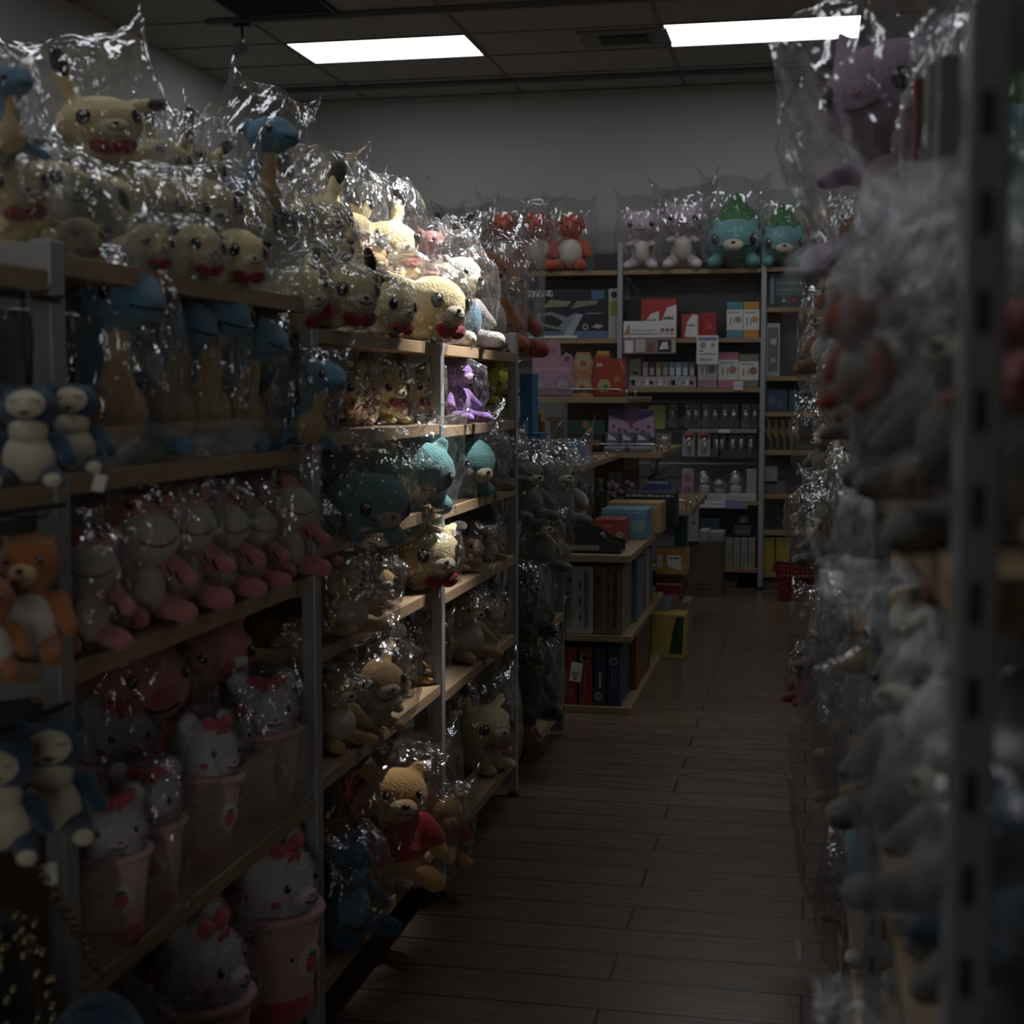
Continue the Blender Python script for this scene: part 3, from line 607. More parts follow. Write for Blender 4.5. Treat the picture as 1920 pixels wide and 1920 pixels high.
# right rack
XRK = .075
rr_ = tag(empty('shelf_rack', (0, 0, 0)), 'tall grey steel rack crowded with bagged plush, right of the aisle', 'shelf rack')
for y in (-.25, .80, 1.83, 2.87, 3.90, 4.93): frame_post(rr_, XRK, y, 1.60, 1, .46, wy=.034, dx=.022)
SR = [1.575, 1.30, 1.02, .74, .46, .16]
for a, b in ((-.25, .8), (.8, 1.83), (1.83, 2.87), (2.87, 3.90), (3.90, 4.93)):
    for z in (SR if a > .8 else (1.30, .92, .46, .16) if a > 0 else (.92, .46, .16)): MB().box(XRK + .004, a + .019, z - .03, XRK + .44, b - .019, z, bev=.002).obj('shelf_board', M['wood_y'], rr_)
    if a <= .8: MB().box(XRK + .19, a + .019, 1.545, XRK + .44, b - .019, 1.575, bev=.002).obj('shelf_board', M['wood_y'], rr_)  # set-back top board, added out of view to shade the near bags
    MB().box(XRK + .456, a + .019, .06, XRK + .465, b - .019, 1.55).obj('back_panel', M['panel'], rr_)

MB().box(XRK + .0, -.29, .02, XRK + .47, -.272, 2.0).obj('fill_blocker', M['panel'], rr_)  # unseen panel added to keep the fill light off the right posts
# back rack along the back wall
YK = 10.45
bk = tag(empty('shelf_rack', (0, 0, 0)), 'grey steel rack with wooden shelves of boxes against the back wall', 'shelf rack')
XP = [-3.37, -2.36, -1.35, -.338, .674]
ZK = [[2.265, 1.78, 1.43, .62, .15], [2.265, 1.78, 1.43, 1.07, .62, .15], [2.265, 1.78, 1.43, .63, .15], [2.27, 1.99, 1.51, 1.26, .99, .68, .42, .12]]
for x in XP:
    MB().box(x - .018, YK - .02, .02, x + .018, YK + .012, 2.46, bev=.003).obj('post', M['metal'], bk)
    MB().box(x - .018, YK + .40, .02, x + .018, YK + .43, 2.46).obj('rear_post', M['metal'], bk)
    MB().lathe([(.022, 0), (.022, .015), (.008, .022)], 12, mat=Matrix.Translation((x, YK - .004, 0))).obj('foot', M['black'], bk)
for k in range(4):
    for z in ZK[k]: MB().box(XP[k] + .02, YK - .006, z - .032, XP[k + 1] - .02, YK + .40, z, bev=.002).obj('shelf_board', M['wood_x'], bk)
    MB().box(XP[k] + .019, YK + .404, .06, XP[k + 1] - .019, YK + .412, 2.42).obj('back_panel', M['panel'], bk)
for z in (1.33, 1.115, .88):
    MB().tube([(-1.32, YK + .2, z), (-.37, YK + .2, z)], .009).obj('hook_rail', M['metal'], bk)

# ================================================================== island gondola 1 (books and boxed games)
i1 = tag(empty('island_shelf', (0, 0, 0)), 'wooden island shelf of upright boxed sets with a display top, past the left rack', 'island shelf')
IX0, IX1, IY0, IY1 = -1.66, -.75, 6.23, 7.66
MB().box(IX0, IY0 + .0, .0, IX1 + .0, IY1, .03, bev=.003).obj('base', M['wood_x'], i1)
MB().box(IX0, IY0, .315, IX1, IY1, .345, bev=.003).obj('shelf_board', M['wood_x'], i1)
MB().box(IX0, IY0 - .04, .668, IX1 + .0, IY1 + .25, .70, bev=.003).obj('top_board', M['wood_x'], i1)
MB().box(IX0, IY0 + .4, .03, IX1 - .36, IY1 - .1, .668).obj('core', M['panel'], i1)
MB().box(-1.32, IY0 + .35, .70, -1.30, IY1 + .2, 1.35).obj('back_panel', M['panel'], i1)
MB().box(-1.30, IY0 + .30, 1.045, -1.0, IY1 + .1, 1.07, bev=.002).obj('upper_shelf', M['wood_x'], i1)
fe = MB(); fe.tube([(-1.29, IY0 + .31, 1.10), (-1.01, IY0 + .31, 1.10), (-1.01, IY1 + .08, 1.10)], .003)
for yy in (IY0 + .31, IY0 + .7, IY0 + 1.1, IY1 + .08): fe.tube([(-1.01, yy, 1.07), (-1.01, yy, 1.10)], .006)
fe.obj('wire_fence', M['chrome'], i1)
# gondola 2 : stepped shelves
i2 = tag(empty('island_shelf', (0, 0, 0)), 'stepped wooden island shelf with chrome rails in front of the back rack', 'island shelf')
for z, xr, nm in ((1.37, -.985, 'top'), (1.07, -.79, 'mid'), (.765, -.63, 'low')):
    MB().box(-1.75, 7.95, z - .03, xr + .0, 9.2, z, bev=.003).obj('shelf_board', M['wood_x'], i2)
    rl = MB(); rl.tube([(-1.7, 7.955, z + .045), (xr - .05, 7.955, z + .045), (xr - .03, 7.957, z + .035), (xr - .028, 7.96, z)], .006); rl.tube([(xr - .008, 7.97, z), (xr - .008, 7.97, z + .05)], .006)
    rl.tube([(xr - .008, 8.4, z), (xr - .008, 8.4, z + .05)], .006); rl.obj('chrome_rail', M['chrome'], i2)
MB().box(-1.75, 8.3, .0, -1.05, 9.1, 1.36).obj('core', plain('core_board', (.20, .16, .11), .7), i2)
# ================================================================== boxes, cards, small goods
_pm = {}
def pm(c, rough=.45):
    k = tuple(round(x, 3) for x in c) + (rough,)
    if k not in _pm: _pm[k] = plain('print_%d' % len(_pm), c, rough, var=.10, vscale=18)
    return _pm[k]
INK = plain('print_ink', (.02, .02, .022), .5)
def textmesh(s, size, mat, shear=0, ext=.0004, bold=0):
    cu_ = bpy.data.curves.new('txt', 'FONT'); cu_.body = s; cu_.size = size; cu_.extrude = ext; cu_.shear = shear; cu_.offset = bold; cu_.align_x = 'CENTER'; cu_.align_y = 'CENTER'; cu_.resolution_u = 2
    o = bpy.data.objects.new('txt', cu_); col.objects.link(o); dg = bpy.context.evaluated_depsgraph_get(); dg.update()
    me = bpy.data.meshes.new_from_object(o.evaluated_get(dg)); bpy.data.objects.remove(o); me.materials.clear(); me.materials.append(mat); return me
def pbox(name, x0, y0, z0, wd, dp, ht, c, label, cat='box', group=None, art=(), rz=0, parent=None, rough=.45, texts=()):
    """box with its front at -Y; art = [(kind, x, z, w, h, colour)] in fractions of the front, printed on it"""
    e = empty(name, (x0 + wd / 2, y0 + dp / 2, z0), R(rz)); tag(e, label, cat, group)
    MB().box(-wd / 2, -dp / 2, 0, wd / 2, dp / 2, ht, bev=min(.003, wd * .05)).obj('carton', pm(c, rough), e)
    byc = {}
    for i, (k, x, z, w_, h_, cc) in enumerate(art):
        mb = byc.setdefault((k if k in ('blob',) else 'p', cc), MB()); y = -dp / 2 - .0004 - i * .0003; X = (-.5 + x) * wd; Z = z * ht; W_ = 0 if isinstance(w_, list) else w_ * wd; H_ = h_ * ht
        if k == 'rect': mb.box(X, y, Z, X + W_, y + .0004, Z + H_)
        elif k == 'disc': mb.prism([(X + W_ * .5 * math.cos(a), Z + W_ * .5 * math.sin(a)) for a in [2 * math.pi * q / 20 for q in range(20)]], y, y + .0004)
        elif k == 'tri': mb.prism([(X, Z), (X + W_, Z), (X + W_ * .8, Z + H_)], y, y + .0004)
        elif k == 'poly': mb.prism([((-.5 + a) * wd, b * ht) for a, b in w_], y, y + .0004)
        elif k == 'dash':
            rr = random.Random(i + int(x * 100)); xx = X
            n = 0
            while xx < X + W_ and n < 60:
                l = W_ * rr.uniform(.04, .12); mb.box(xx, y, Z, min(xx + l, X + W_), y + .0004, Z + H_ * rr.uniform(.6, 1)); xx += l + W_ * .03; n += 1
    for (k, cc), mb in byc.items(): mb.obj('printed_art', pm(cc), e)
    for s, x, z, size, cc, rot, sh in texts:
        t_ = link('lettering', textmesh(s, size, pm(cc), sh, bold=size * .012), e, ((-.5 + x) * wd, -dp / 2 - .004, z * ht)); t_.rotation_euler = (R(90), R(rot), 0); t_['label'] = 'printed lettering'
    return e
K = (.02, .022, .025); WH = (.66, .66, .64); RD = (.42, .05, .045); PK = (.55, .33, .42); GN = (.08, .25, .08); BL = (.08, .22, .42); YL = (.62, .48, .12); NV = (.03, .05, .16); OR_ = (.62, .30, .08); PU = (.26, .20, .40); GY_ = (.30, .31, .33); TN = (.42, .33, .22)
def bx(u, Y): return ony(u, 735, Y).x
def bz(v, x, Y): return z_at(v, x, Y)
def backbox(name, u0, u1, v0, v1, Y, dp, c, label, **k):   # v0 bottom, v1 top
    x0, x1 = bx(u0, Y), bx(u1, Y); z0 = bz(v0, (x0 + x1) / 2, Y); z1 = bz(v1, (x0 + x1) / 2, Y)
    if 'z' in k: z0 = k.pop('z')
    return pbox(name, x0, Y, z0, x1 - x0, dp, z1 - z0, c, label, **k)
Y1 = YK + .03
# --- back rack, left bay
gun = [('rect', 0, 0, 1, .16, (.10, .16, .24)), ('poly', 0, 0, [(.12, .30), (.42, .18), (.47, .12), (.56, .14), (.70, .48), (.60, .52), (.50, .44), (.32, .55), (.14, .52)], 0, (.22, .24, .26)), ('poly', 0, 0, [(.17, .34), (.40, .24), (.46, .36), (.32, .48), (.18, .47)], 0, K),
       ('poly', 0, 0, [(.20, .64), (.50, .66), (.56, .76), (.30, .80)], 0, (.22, .25, .14)), ('poly', 0, 0, [(.56, .62), (.86, .70), (.88, .78), (.62, .76)], 0, (.20, .23, .16)), ('poly', 0, 0, [(.45, .03), (.56, .03), (.70, .50), (.62, .50)], 0, (.34, .38, .42)),
       ('disc', .73, .24, .07, 0, (.5, .5, .5)), ('disc', .73, .24, .045, 0, K), ('poly', 0, 0, [(.80, .24), (.86, .30), (.95, .27), (.90, .20)], 0, (.36, .38, .38)), ('rect', .0, .86, .33, .13, WH), ('rect', .03, .02, .60, .05, WH), ('dash', .74, .5, .2, .03, GY_), ('rect', .80, .80, .16, .18, (.08, .14, .24))]
backbox('toy_box', 986, 1139, 629, 543, Y1, .12, K, 'wide black toy blaster box with HYPER lettering under the three coral plush', z=1.782, art=gun, texts=[('HYPER', .17, .925, .075, K, 0, .35)])
backbox('toy_box', 1140, 1160, 629, 541, Y1, .1, (.40, .42, .38), 'narrow pale box with green art right of the black blaster box', z=1.782, art=[('rect', .1, .45, .8, .3, (.25, .30, .06)), ('disc', .5, .88, .6, 0, K)])
hk = [('poly', 0, 0, [(.35, 0), (.67, 0), (.67, .7), (.50, .62), (.38, .35)], 0, WH), ('poly', 0, 0, [(.68, 0), (1, 0), (1, .86), (.82, .78), (.70, .4)], 0, WH), ('dash', .42, .42, .2, .08, K), ('dash', .42, .32, .2, .06, K), ('dash', .75, .48, .2, .08, K), ('dash', .75, .38, .2, .06, K), ('tri', .5, .02, .16, .25, (.5, .2, .16)), ('tri', .85, .02, .14, .3, (.5, .2, .16))]
backbox('snack_box', 1169, 1267, 606, 561, Y1 + .06, .12, RD, 'red and white row of sample boxes behind the hanging white sign', z=1.782, art=[('rect', 0, 0, .33, 1, K)] + hk)
sg = [('rect', 0, .58, 1, .05, (.5, .42, .40)), ('dash', .18, .68, .40, .07, GY_), ('dash', .18, .58, .45, .06, GY_), ('disc', .74, .72, .075, 0, (.22, .14, .14)), ('disc', .83, .72, .075, 0, (.22, .14, .14)), ('disc', .92, .72, .075, 0, (.22, .14, .14)), ('tri', 0, .58, .14, .35, (.45, .2, .16)), ('rect', 0, 0, 1, .5, (.25, .18, .19)), ('rect', .03, .03, .16, .38, WH), ('rect', .24, .05, .18, .40, (.5, .42, .46)), ('rect', .46, .06, .12, .26, (.22, .09, .08)), ('rect', .66, .05, .24, .36, K), ('poly', 0, 0, [(.68, .12), (.86, .14), (.84, .36), (.74, .36)], 0, WH), ('rect', .92, .04, .06, .38, (.4, .42, .3))]
backbox('display_sign', 1168, 1267, 663, 602, Y1 - .055, .012, WH, 'white product sign hanging over the shelf edge with small photo prints', cat='sign', art=sg)
backbox('snack_box', 1277, 1312, 627, 589, Y1, .1, RD, 'dark red box with a white droplet print, mid back shelf', z=1.782, art=[('poly', 0, 0, [(.15, .05), (.85, .05), (.85, .95), (.6, 1), (.3, .7)], 0, WH), ('dash', .3, .5, .4, .08, K)])
backbox('snack_box', 1313, 1342, 627, 587, Y1, .1, (.34, .03, .03), 'plain dark red box beside the droplet box', z=1.782, art=[('poly', 0, 0, [(.3, .3), (.7, .35), (.75, .6), (.4, .62)], 0, (.45, .08, .06))])
def character_free(c): return [('rect', 0, .22, 1, .56, WH), ('rect', .18, .34, .1, .22, (.30, .26, .2)), ('rect', .42, .36, .07, .2, (.30, .26, .2)), ('disc', .72, .5, .4, 0, c), ('dash', .1, .68, .7, .06, GY_)]
for (u0, u1, c, c2, lb) in ((1361, 1391, (.10, .26, .34), (.2, .25, .3), 'blue and white biscuit box on the second back shelf, left of the orange one'), (1392, 1422, (.50, .26, .07), (.5, .28, .14), 'orange and white biscuit box on the second back shelf beside the post')):
    backbox('biscuit_box', u0, u1, 627, 566, Y1, .08, c, lb, z=1.782, art=character_free(c2))
for (u0, u1, v1, c, c2, lb) in ((1308, 1344, 660, (.35, .24, .34), (.2, .2, .26), 'mauve biscuit box behind the small hanging sign'), (1346, 1384, 660, (.48, .18, .26), (.45, .2, .18), 'pink and white biscuit box on the third back shelf'), (1385, 1422, 664, (.20, .20, .16), (.3, .14, .1), 'dark green biscuit box on the third back shelf beside the post')):
    backbox('biscuit_box', u0, u1, 723, v1, Y1 + .01, .08, c, lb, z=1.432, art=character_free(c2))
backbox('display_sign', 1305, 1346, 683, 629, Y1 - .055, .01, WH, 'small white price sign with purple heading hanging mid back rack', cat='sign', art=[('rect', .08, .82, .84, .12, PU), ('disc', .3, .66, .3, 0, GY_), ('disc', .75, .66, .2, 0, GY_), ('dash', .12, .34, .8, .04, K), ('dash', .12, .44, .2, .05, K), ('dash', .14, .12, .6, .12, GY_)])
backbox('price_tag_card', 1375, 1393, 732, 715, Y1 - .05, .004, WH, 'small rounded white price card clipped under the biscuit boxes', cat='sign', art=[('dash', .1, .4, .8, .12, GY_), ('dash', .1, .65, .8, .1, GY_)])
cs = [PK, (.2, .06, .06), (.32, .34, .08), (.22, .30, .16), (.20, .32, .42), (.22, .36, .52), (.18, .26, .30), (.24, .15, .2)]
for i, c in enumerate(cs):
    u0 = 1204 + i * 12.5; backbox('small_box', u0, u0 + 11, 705, 679, Y1 + .05, .05, c, 'small upright %s carton in the third back shelf row, %s' % (('pink', 'maroon', 'yellow', 'green', 'pale blue', 'sky blue', 'slate', 'plum')[i], 'behind the printed tray'), group='cartons on the third back shelf', z=1.48, art=[('rect', .15, .3, .7, .4, WH)])
backbox('box_tray', 1180, 1305, 727, 706, Y1 - .0, .16, (.38, .32, .33), 'long printed tray holding the small cartons on the third back shelf', cat='tray', z=1.432, art=[(('disc' if q % 2 else 'rect'), .03 + q * .1, .45 if q % 2 else .2, .06, .5, (WH if q % 3 else K)) for q in range(10)] + [('disc', .03 + q * .1, .5, .03, 0, K) for q in range(10)])
backbox('small_box', 1180, 1202, 705, 672, Y1 + .04, .08, (.30, .25, .25), 'greyish carton left of the row of small cartons', z=1.48, art=[('rect', .3, .3, .4, .1, K)])
# --- pegs: blister packs
def pack(x, z, wd, ht, c, label, group, Y=YK + .08, clear=True, topc=None, inner=None):
    e = empty('blister_pack', (x, Y, z)); tag(e, label, 'packaged item', group)
    MB().box(-wd / 2, .006, -ht, wd / 2, .009, 0, bev=.001).obj('card', pm(c), e)
    if topc: MB().lathe([(wd * .42, 0), (wd * .42, .004)], 16, mat=Matrix.Translation((0, .006, -.01)) @ Matrix.Rotation(R(90), 4, 'X')).obj('card_top', pm(topc), e)
    if clear: MB().ell((0, .004, -ht * .52), (wd * .40, .02, ht * .38), n=14).obj('clear_dome', M['acrylic2'], e)
    if inner: MB().cap((-wd * .1, 0, -ht * .3), (wd * .12, 0, -ht * .8), wd * .09, wd * .07, 5).obj('product', pm(inner), e)
    MB().tube([(0, .12, .012), (0, -.02, .012), (0, -.025, .02)], .002, 5).obj('hook', M['chrome'], e)
    return e
M['acrylic2'] = bagmat('blister_plastic', (.93, .93, .93), .02, 30, .3, .55, .08)
X = lambda u: bx(u, YK + .08)
Zb = lambda v, u: bz(v, X(u), YK + .08)
for i, u in enumerate((1262, 1292, 1306, 1325, 1342, 1360, 1377, 1399, 1417)):
    pack(X(u), Zb(757, u), .058, .17, ((.12, .12, .13), (.14, .14, .14), (.16, .13, .14), (.2, .16, .16))[i % 4], 'narrow clear blister pack hanging %s in the upper peg row of the back rack' % ('first', 'second', 'third', 'fourth', 'fifth', 'sixth', 'seventh', 'eighth', 'last')[i], 'blister packs on the upper pegs', inner=((.2, .2, .2), (.5, .5, .5), (.3, .16, .16))[i % 3])
for i, u in enumerate((1292, 1321)):
    pack(X(u), Zb(814, u), .085, .16, (.42, .42, .46), 'white toothbrush pack with a red top, %s of the pair on the pegs' % ('left', 'right')[i], 'toothbrush packs', topc=(.4, .06, .06), inner=(.2, .2, .3))
for i, u in enumerate((1345, 1355, 1375, 1391, 1409)):
    pack(X(u), Zb(817, u), .05, .16, (.10, .10, .12), 'dark narrow pack in the middle peg row, %s to the right of the toothbrush packs' % ('first', 'second', 'third', 'fourth', 'fifth')[i], 'dark packs on the middle pegs', inner=(.4, .4, .4))
pack(X(1245), Zb(812, 1245), .11, .13, (.18, .18, .15), 'square grey pack left of the toothbrush packs', None)
pack(X(1232), Zb(760, 1232), .12, .17, (.26, .28, .08), 'yellow green pack beside the mauve display box', None, clear=False)
backbox('price_strip', 1290, 1420, 812, 804, YK - .012, .004, (.24, .24, .25), 'grey label strip above the middle peg row', cat='label strip', art=[('rect', .45, .1, .16, .8, WH)])
# clear domed figures
for i, (u, v0, v1, c) in enumerate(((1322, 926, 882, WH), (1352, 926, 896, (.3, .3, .3)), (1382, 926, 882, WH))):
    x = X(u); z0 = .665; h = bz(v1, x, YK + .08) - z0; e = empty('capsule_toy', (x, YK + .08, z0)); tag(e, 'clear domed capsule figure %s on the lit row of the back rack' % ('leftmost', 'in the middle', 'rightmost')[i], 'toy', 'clear capsule figures')
    MB().ell((0, 0, h * .22), (.045, .03, h * .22)).ell((0, 0, h * .62), (.03, .025, h * .2)).obj('figure', pm(c, .2), e); MB().ell((0, -.005, h * .5), (.055, .045, h * .52), n=18).obj('clear_dome', M['acrylic2'], e)
backbox('toy_tray', 1306, 1367, 939, 926, YK + .02, .1, (.50, .46, .50), 'white printed tray under the capsule figures', z=.63, art=[('dash', .15, .3, .7, .3, GY_), ('disc', .07, .7, .06, 0, K)])
backbox('toy_tray', 1368, 1421, 939, 926, YK + .02, .1, (.46, .46, .46), 'second white tray beside the post under the capsule figures', z=.63, art=[('dash', .1, .3, .7, .3, GY_)])
backbox('carton', 1402, 1421, 926, 880, YK + .05, .08, (.33, .33, .34), 'tall pale grey carton beside the post at capsule figure height', z=.67)
backbox('toy_box', 1280, 1302, 940, 880, YK + .02, .1, (.42, .28, .33), 'pink carton with two round windows left of the capsule figures', z=.63, art=[('disc', .5, .3, .8, 0, (.2, .16, .18)), ('disc', .5, .72, .7, 0, (.22, .16, .18))])
backbox('shelf_sign', 1293, 1404, 953, 938, YK - .03, .006, (.42, .36, .50), 'lavender shelf strip sign with a white centre below the capsule figures', cat='sign', art=[('rect', .2, .1, .42, .8, WH), ('dash', .32, .45, .28, .2, GY_), ('disc', .26, .6, .04, 0, K), ('rect', .62, 0, .38, 1, (.24, .22, .36))])
# lower back shelf
for i in range(4):
    backbox('file_box', 1364 + i * 14.5, 1377 + i * 14.5, 1063, 1009, YK + .03, .25, (.27, .26, .24), 'pale upright carton on the bottom back shelf, %s of four' % ('leftmost', 'second', 'third', 'rightmost')[i], group='upright cartons on the bottom back shelf', z=.152, art=[('rect', .4, .15, .2, .4, (.14, .13, .12)), ('rect', .1, .45, .8, .03, (.16, .15, .14))])
backbox('carton', 1380, 1412, 1007, 985, YK + .1, .1, (.15, .15, .15), 'dark grey carton lying on the upright cartons', z=bz(1007, bx(1395, YK), YK) + .0, art=[('dash', .1, .3, .8, .3, GY_)])
backbox('tin', 1387, 1407, 984, 966, YK + .1, .08, (.12, .12, .12), 'small dark tin stacked on the grey carton', z=bz(984, bx(1395, YK), YK), art=[('disc', .5, .5, .5, 0, GY_)])
backbox('storage_box', 1315, 1352, 998, 970, YK + .1, .2, (.07, .14, .18), 'dark teal box behind the brown carton', z=bz(1012, bx(1330, YK), YK))
# floor cartons near the back rack
bc = backbox('cardboard_carton', 1292, 1358, 1115, 1015, 10.0, .32, (.15, .10, .08), 'tall brown cardboard carton on the floor before the back rack', z=0, art=[('rect', .1, .06, .65, .32, (.17, .11, .09)), ('dash', .2, .2, .5, .05, (.07, .04, .03)), ('dash', .2, .12, .5, .05, (.07, .04, .03))])
backbox('paper_bundle', 1314, 1331, 1014, 996, 10.02, .25, (.36, .37, .39), 'white folded bundle on the left of the brown carton', z=bz(1015, bx(1325, 10.0), 10.0) + .001)
backbox('paper_bundle', 1332, 1360, 1013, 999, 10.03, .25, (.30, .31, .33), 'grey white folded bundle on the right of the brown carton', z=bz(1015, bx(1325, 10.0), 10.0) + .001)
backbox('carton', 1362, 1386, 1104, 1075, YK + .1, .2, (.18, .18, .19), 'grey carton under the bottom back shelf', z=0)
backbox('carton', 1433, 1480, 1106, 1075, YK + .06, .25, (.16, .16, .16), 'grey carton with a pale label on the floor behind the red basket', z=0, art=[('rect', .45, .3, .4, .4, (.24, .24, .24))])
for i, (u0, u1) in enumerate(((1430, 1457), (1459, 1486))): backbox('storage_box', u0, u1, 1066, 1008, YK + .02, .3, (.36, .28, .05), 'yellow storage box on the bottom shelf, %s of the post' % ('just right', 'second to the right')[i], group='yellow storage boxes', z=.122)
# right bay items
backbox('toy_box', 1438, 1508, 571, 513, Y1, .1, (.05, .06, .07), 'dark boxed board game on the upper shelf of the right back bay', z=1.992, art=[('rect', .05, .1, .1, .8, (.2, .22, .24)), ('rect', .2, .35, .7, .5, (.09, .12, .12)), ('dash', .24, .7, .6, .05, (.2, .25, .25)), ('dash', .24, .5, .6, .05, (.2, .25, .25)), ('disc', .70, .2, .13, 0, RD), ('disc', .42, .2, .08, 0, WH), ('disc', .92, .2, .08, 0, WH)])
backbox('foil_pack', 1436, 1461, 653, 606, Y1, .02, (.42, .44, .42), 'shiny silver card pack in the right back bay', z=1.512, rough=.15, art=[('rect', .12, .08, .76, .84, (.16, .17, .17)), ('disc', .5, .65, .5, 0, (.5, .5, .5)), ('disc', .5, .3, .4, 0, (.45, .45, .45))])
backbox('toy_box', 1434, 1477, 768, 730, Y1, .1, (.05, .08, .12), 'dark blue box in the right back bay above the yellow card row', z=1.262, art=[('disc', .3, .5, .4, 0, (.1, .14, .2)), ('tri', .5, .2, .3, .5, (.08, .12, .18))])
backbox('toy_box', 1480, 1500, 768, 732, Y1, .1, (.04, .08, .14), 'second dark blue box in the right back bay', z=1.262)
for i in range(5): backbox('card_pack', 1434 + i * 13, 1446 + i * 13, 842, 780, Y1 + .02, .05, (.30, .22, .09), 'narrow tan card pack with a dark slash in the right back bay, %s' % ('leftmost', 'second', 'third', 'fourth', 'fifth')[i], group='card packs in the right back bay', z=.992, art=[('poly', 0, 0, [(.1, .55), (.9, .3), (.9, 0), (.1, 0)], 0, K), ('poly', 0, 0, [(.0, .95), (.5, .8), (.5, .6), (.0, .7)], 0, K)])
backbox('carton', 1436, 1460, 898, 875, Y1, .1, (.26, .27, .28), 'small pale grey box alone on a shelf of the right back bay', z=.75); backbox('carton', 1434, 1476, 922, 902, Y1, .12, (.12, .12, .12), 'flat dark grey box under the small pale box', z=.682)
# shopping basket
bs_ = empty('shopping_basket', (bx(1512, 9.95), 10.0, 0)); tag(bs_, 'red plastic shopping basket on the floor by the right rack', 'basket')
RB = plain('red_plastic', (.19, .02, .018), .35); k = MB(); w0, w1, d0, d1, H = .15, .19, .10, .14, .24
for s in (-1, 1):
    for q in range(14):
        t_ = -1 + 2 * (q + .5) / 14; k.add([(t_ * w0 - .006, s * d0, .02), (t_ * w0 + .006, s * d0, .02), (t_ * w1 + .006, s * d1, H), (t_ * w1 - .006, s * d1, H), (t_ * w0 - .006, s * d0 - s * .005, .02), (t_ * w0 + .006, s * d0 - s * .005, .02), (t_ * w1 + .006, s * d1 - s * .005, H), (t_ * w1 - .006, s * d1 - s * .005, H)], [(0, 1, 2, 3), (4, 5, 6, 7), (0, 3, 7, 4), (1, 2, 6, 5)])
    for q in range(9): t_ = -1 + 2 * (q + .5) / 9; k.add([(s * w0, t_ * d0 - .006, .02), (s * w0, t_ * d0 + .006, .02), (s * w1, t_ * d1 + .006, H), (s * w1, t_ * d1 - .006, H), (s * (w0 - .005), t_ * d0 - .006, .02), (s * (w0 - .005), t_ * d0 + .006, .02), (s * (w1 - .005), t_ * d1 + .006, H), (s * (w1 - .005), t_ * d1 - .006, H)], [(0, 1, 2, 3), (4, 5, 6, 7), (0, 3, 7, 4), (1, 2, 6, 5)])
for z, f in ((.0, 0), (.07, .3), (.15, .6)): a, b = w0 + (w1 - w0) * f + .002, d0 + (d1 - d0) * f + .002; k.tube([(-a, -b, z + .012), (a, -b, z + .012), (a, b, z + .012), (-a, b, z + .012)], .008, 6, closed=True)
k.box(-w0, -d0, 0, w0, d0, .012); k.obj('basket_body', RB, bs_); r_ = MB(); r_.box(-w1 - .012, -d1 - .012, H - .035, w1 + .012, -d1 + .002, H).box(-w1 - .012, d1 - .002, H - .035, w1 + .012, d1 + .012, H).box(-w1 - .012, -d1, H - .035, -w1 + .002, d1, H).box(w1 - .002, -d1, H - .035, w1 + .012, d1, H); r_.obj('rim', RB, bs_)
MB().tube([(-w1, -.02, H), (-w1 * .9, -.09, H + .02), (0, -.12, H + .012), (w1 * .9, -.09, H + .02), (w1, -.02, H)], .009).obj('handle', plain('dark_handle', (.05, .02, .02), .4), bs_)

# --- island 2 goods
YI = 7.99
hb_ = [('rect', .0, .45, 1, .1, (.5, .28, .38)), ('disc', .2, .2, .22, 0, (.34, .26, .34)), ('disc', .62, .22, .26, 0, (.34, .26, .34)), ('dash', .1, .5, .8, .06, (.3, .1, .2))]
def cutout(u0, u1, v0, v1, outline, c, label, arts, z, Y=YI):
    x0, x1 = bx(u0, Y), bx(u1, Y); z1 = bz(v1, (x0 + x1) / 2, Y); wd, ht = x1 - x0, z1 - z
    e = empty('display_stand', (x0 + wd / 2, Y, z)); tag(e, label, 'cardboard display')
    MB().prism([((a - .5) * wd, b * ht) for a, b in outline], 0, .02).obj('card', pm(c), e)
    MB().box(-wd * .48, .02, 0, wd * .48, .12, ht * .2).obj('tray', pm(c), e)
    byc = {}
    for i, (k_, x, z_, w_, h_, cc) in enumerate(arts):
        mb = byc.setdefault(cc, MB()); y = -.0006 - i * .0003
        if k_ == 'disc': mb.prism([((x - .5) * wd + w_ * wd * .5 * math.cos(a), z_ * ht + w_ * wd * .5 * math.sin(a)) for a in [2 * math.pi * q / 24 for q in range(24)]], y, y + .0005)
        elif k_ == 'hex': mb.prism([((x - .5) * wd + w_ * wd * .5 * math.cos(a), z_ * ht + w_ * wd * .5 * math.sin(a)) for a in [2 * math.pi * q / 6 for q in range(6)]], y, y + .0005)
        elif k_ == 'poly': mb.prism([((a - .5) * wd, b * ht) for a, b in w_], y, y + .0005)
        else: mb.box((x - .5) * wd, y, z_ * ht, (x - .5 + w_) * wd, y + .0005, (z_ + h_) * ht)
    for cc, mb in byc.items(): mb.obj('printed_art', pm(cc), e)
cutout(998, 1077, 742, 637, [(0, 0), (1, 0), (1, .55), (.93, .72), (.8, .78), (.68, .7), (.64, .95), (.55, 1), (.45, 1), (.3, .95), (.32, .72), (.18, .76), (0, .7)], (.45, .25, .33), 'pink die-cut cardboard display with a crown-shaped top on the top island shelf', [('disc', .5, .82, .2, 0, (.36, .16, .26)), ('rect', .08, .46, .84, .06, (.5, .34, .42)), ('disc', .2, .22, .34, 0, (.30, .24, .34)), ('disc', .72, .22, .42, 0, (.30, .24, .34)), ('disc', .82, .66, .14, 0, (.2, .08, .14)), ('disc', .2, .22, .2, 0, (.42, .34, .4)), ('disc', .72, .22, .26, 0, (.42, .34, .4))], 1.372)
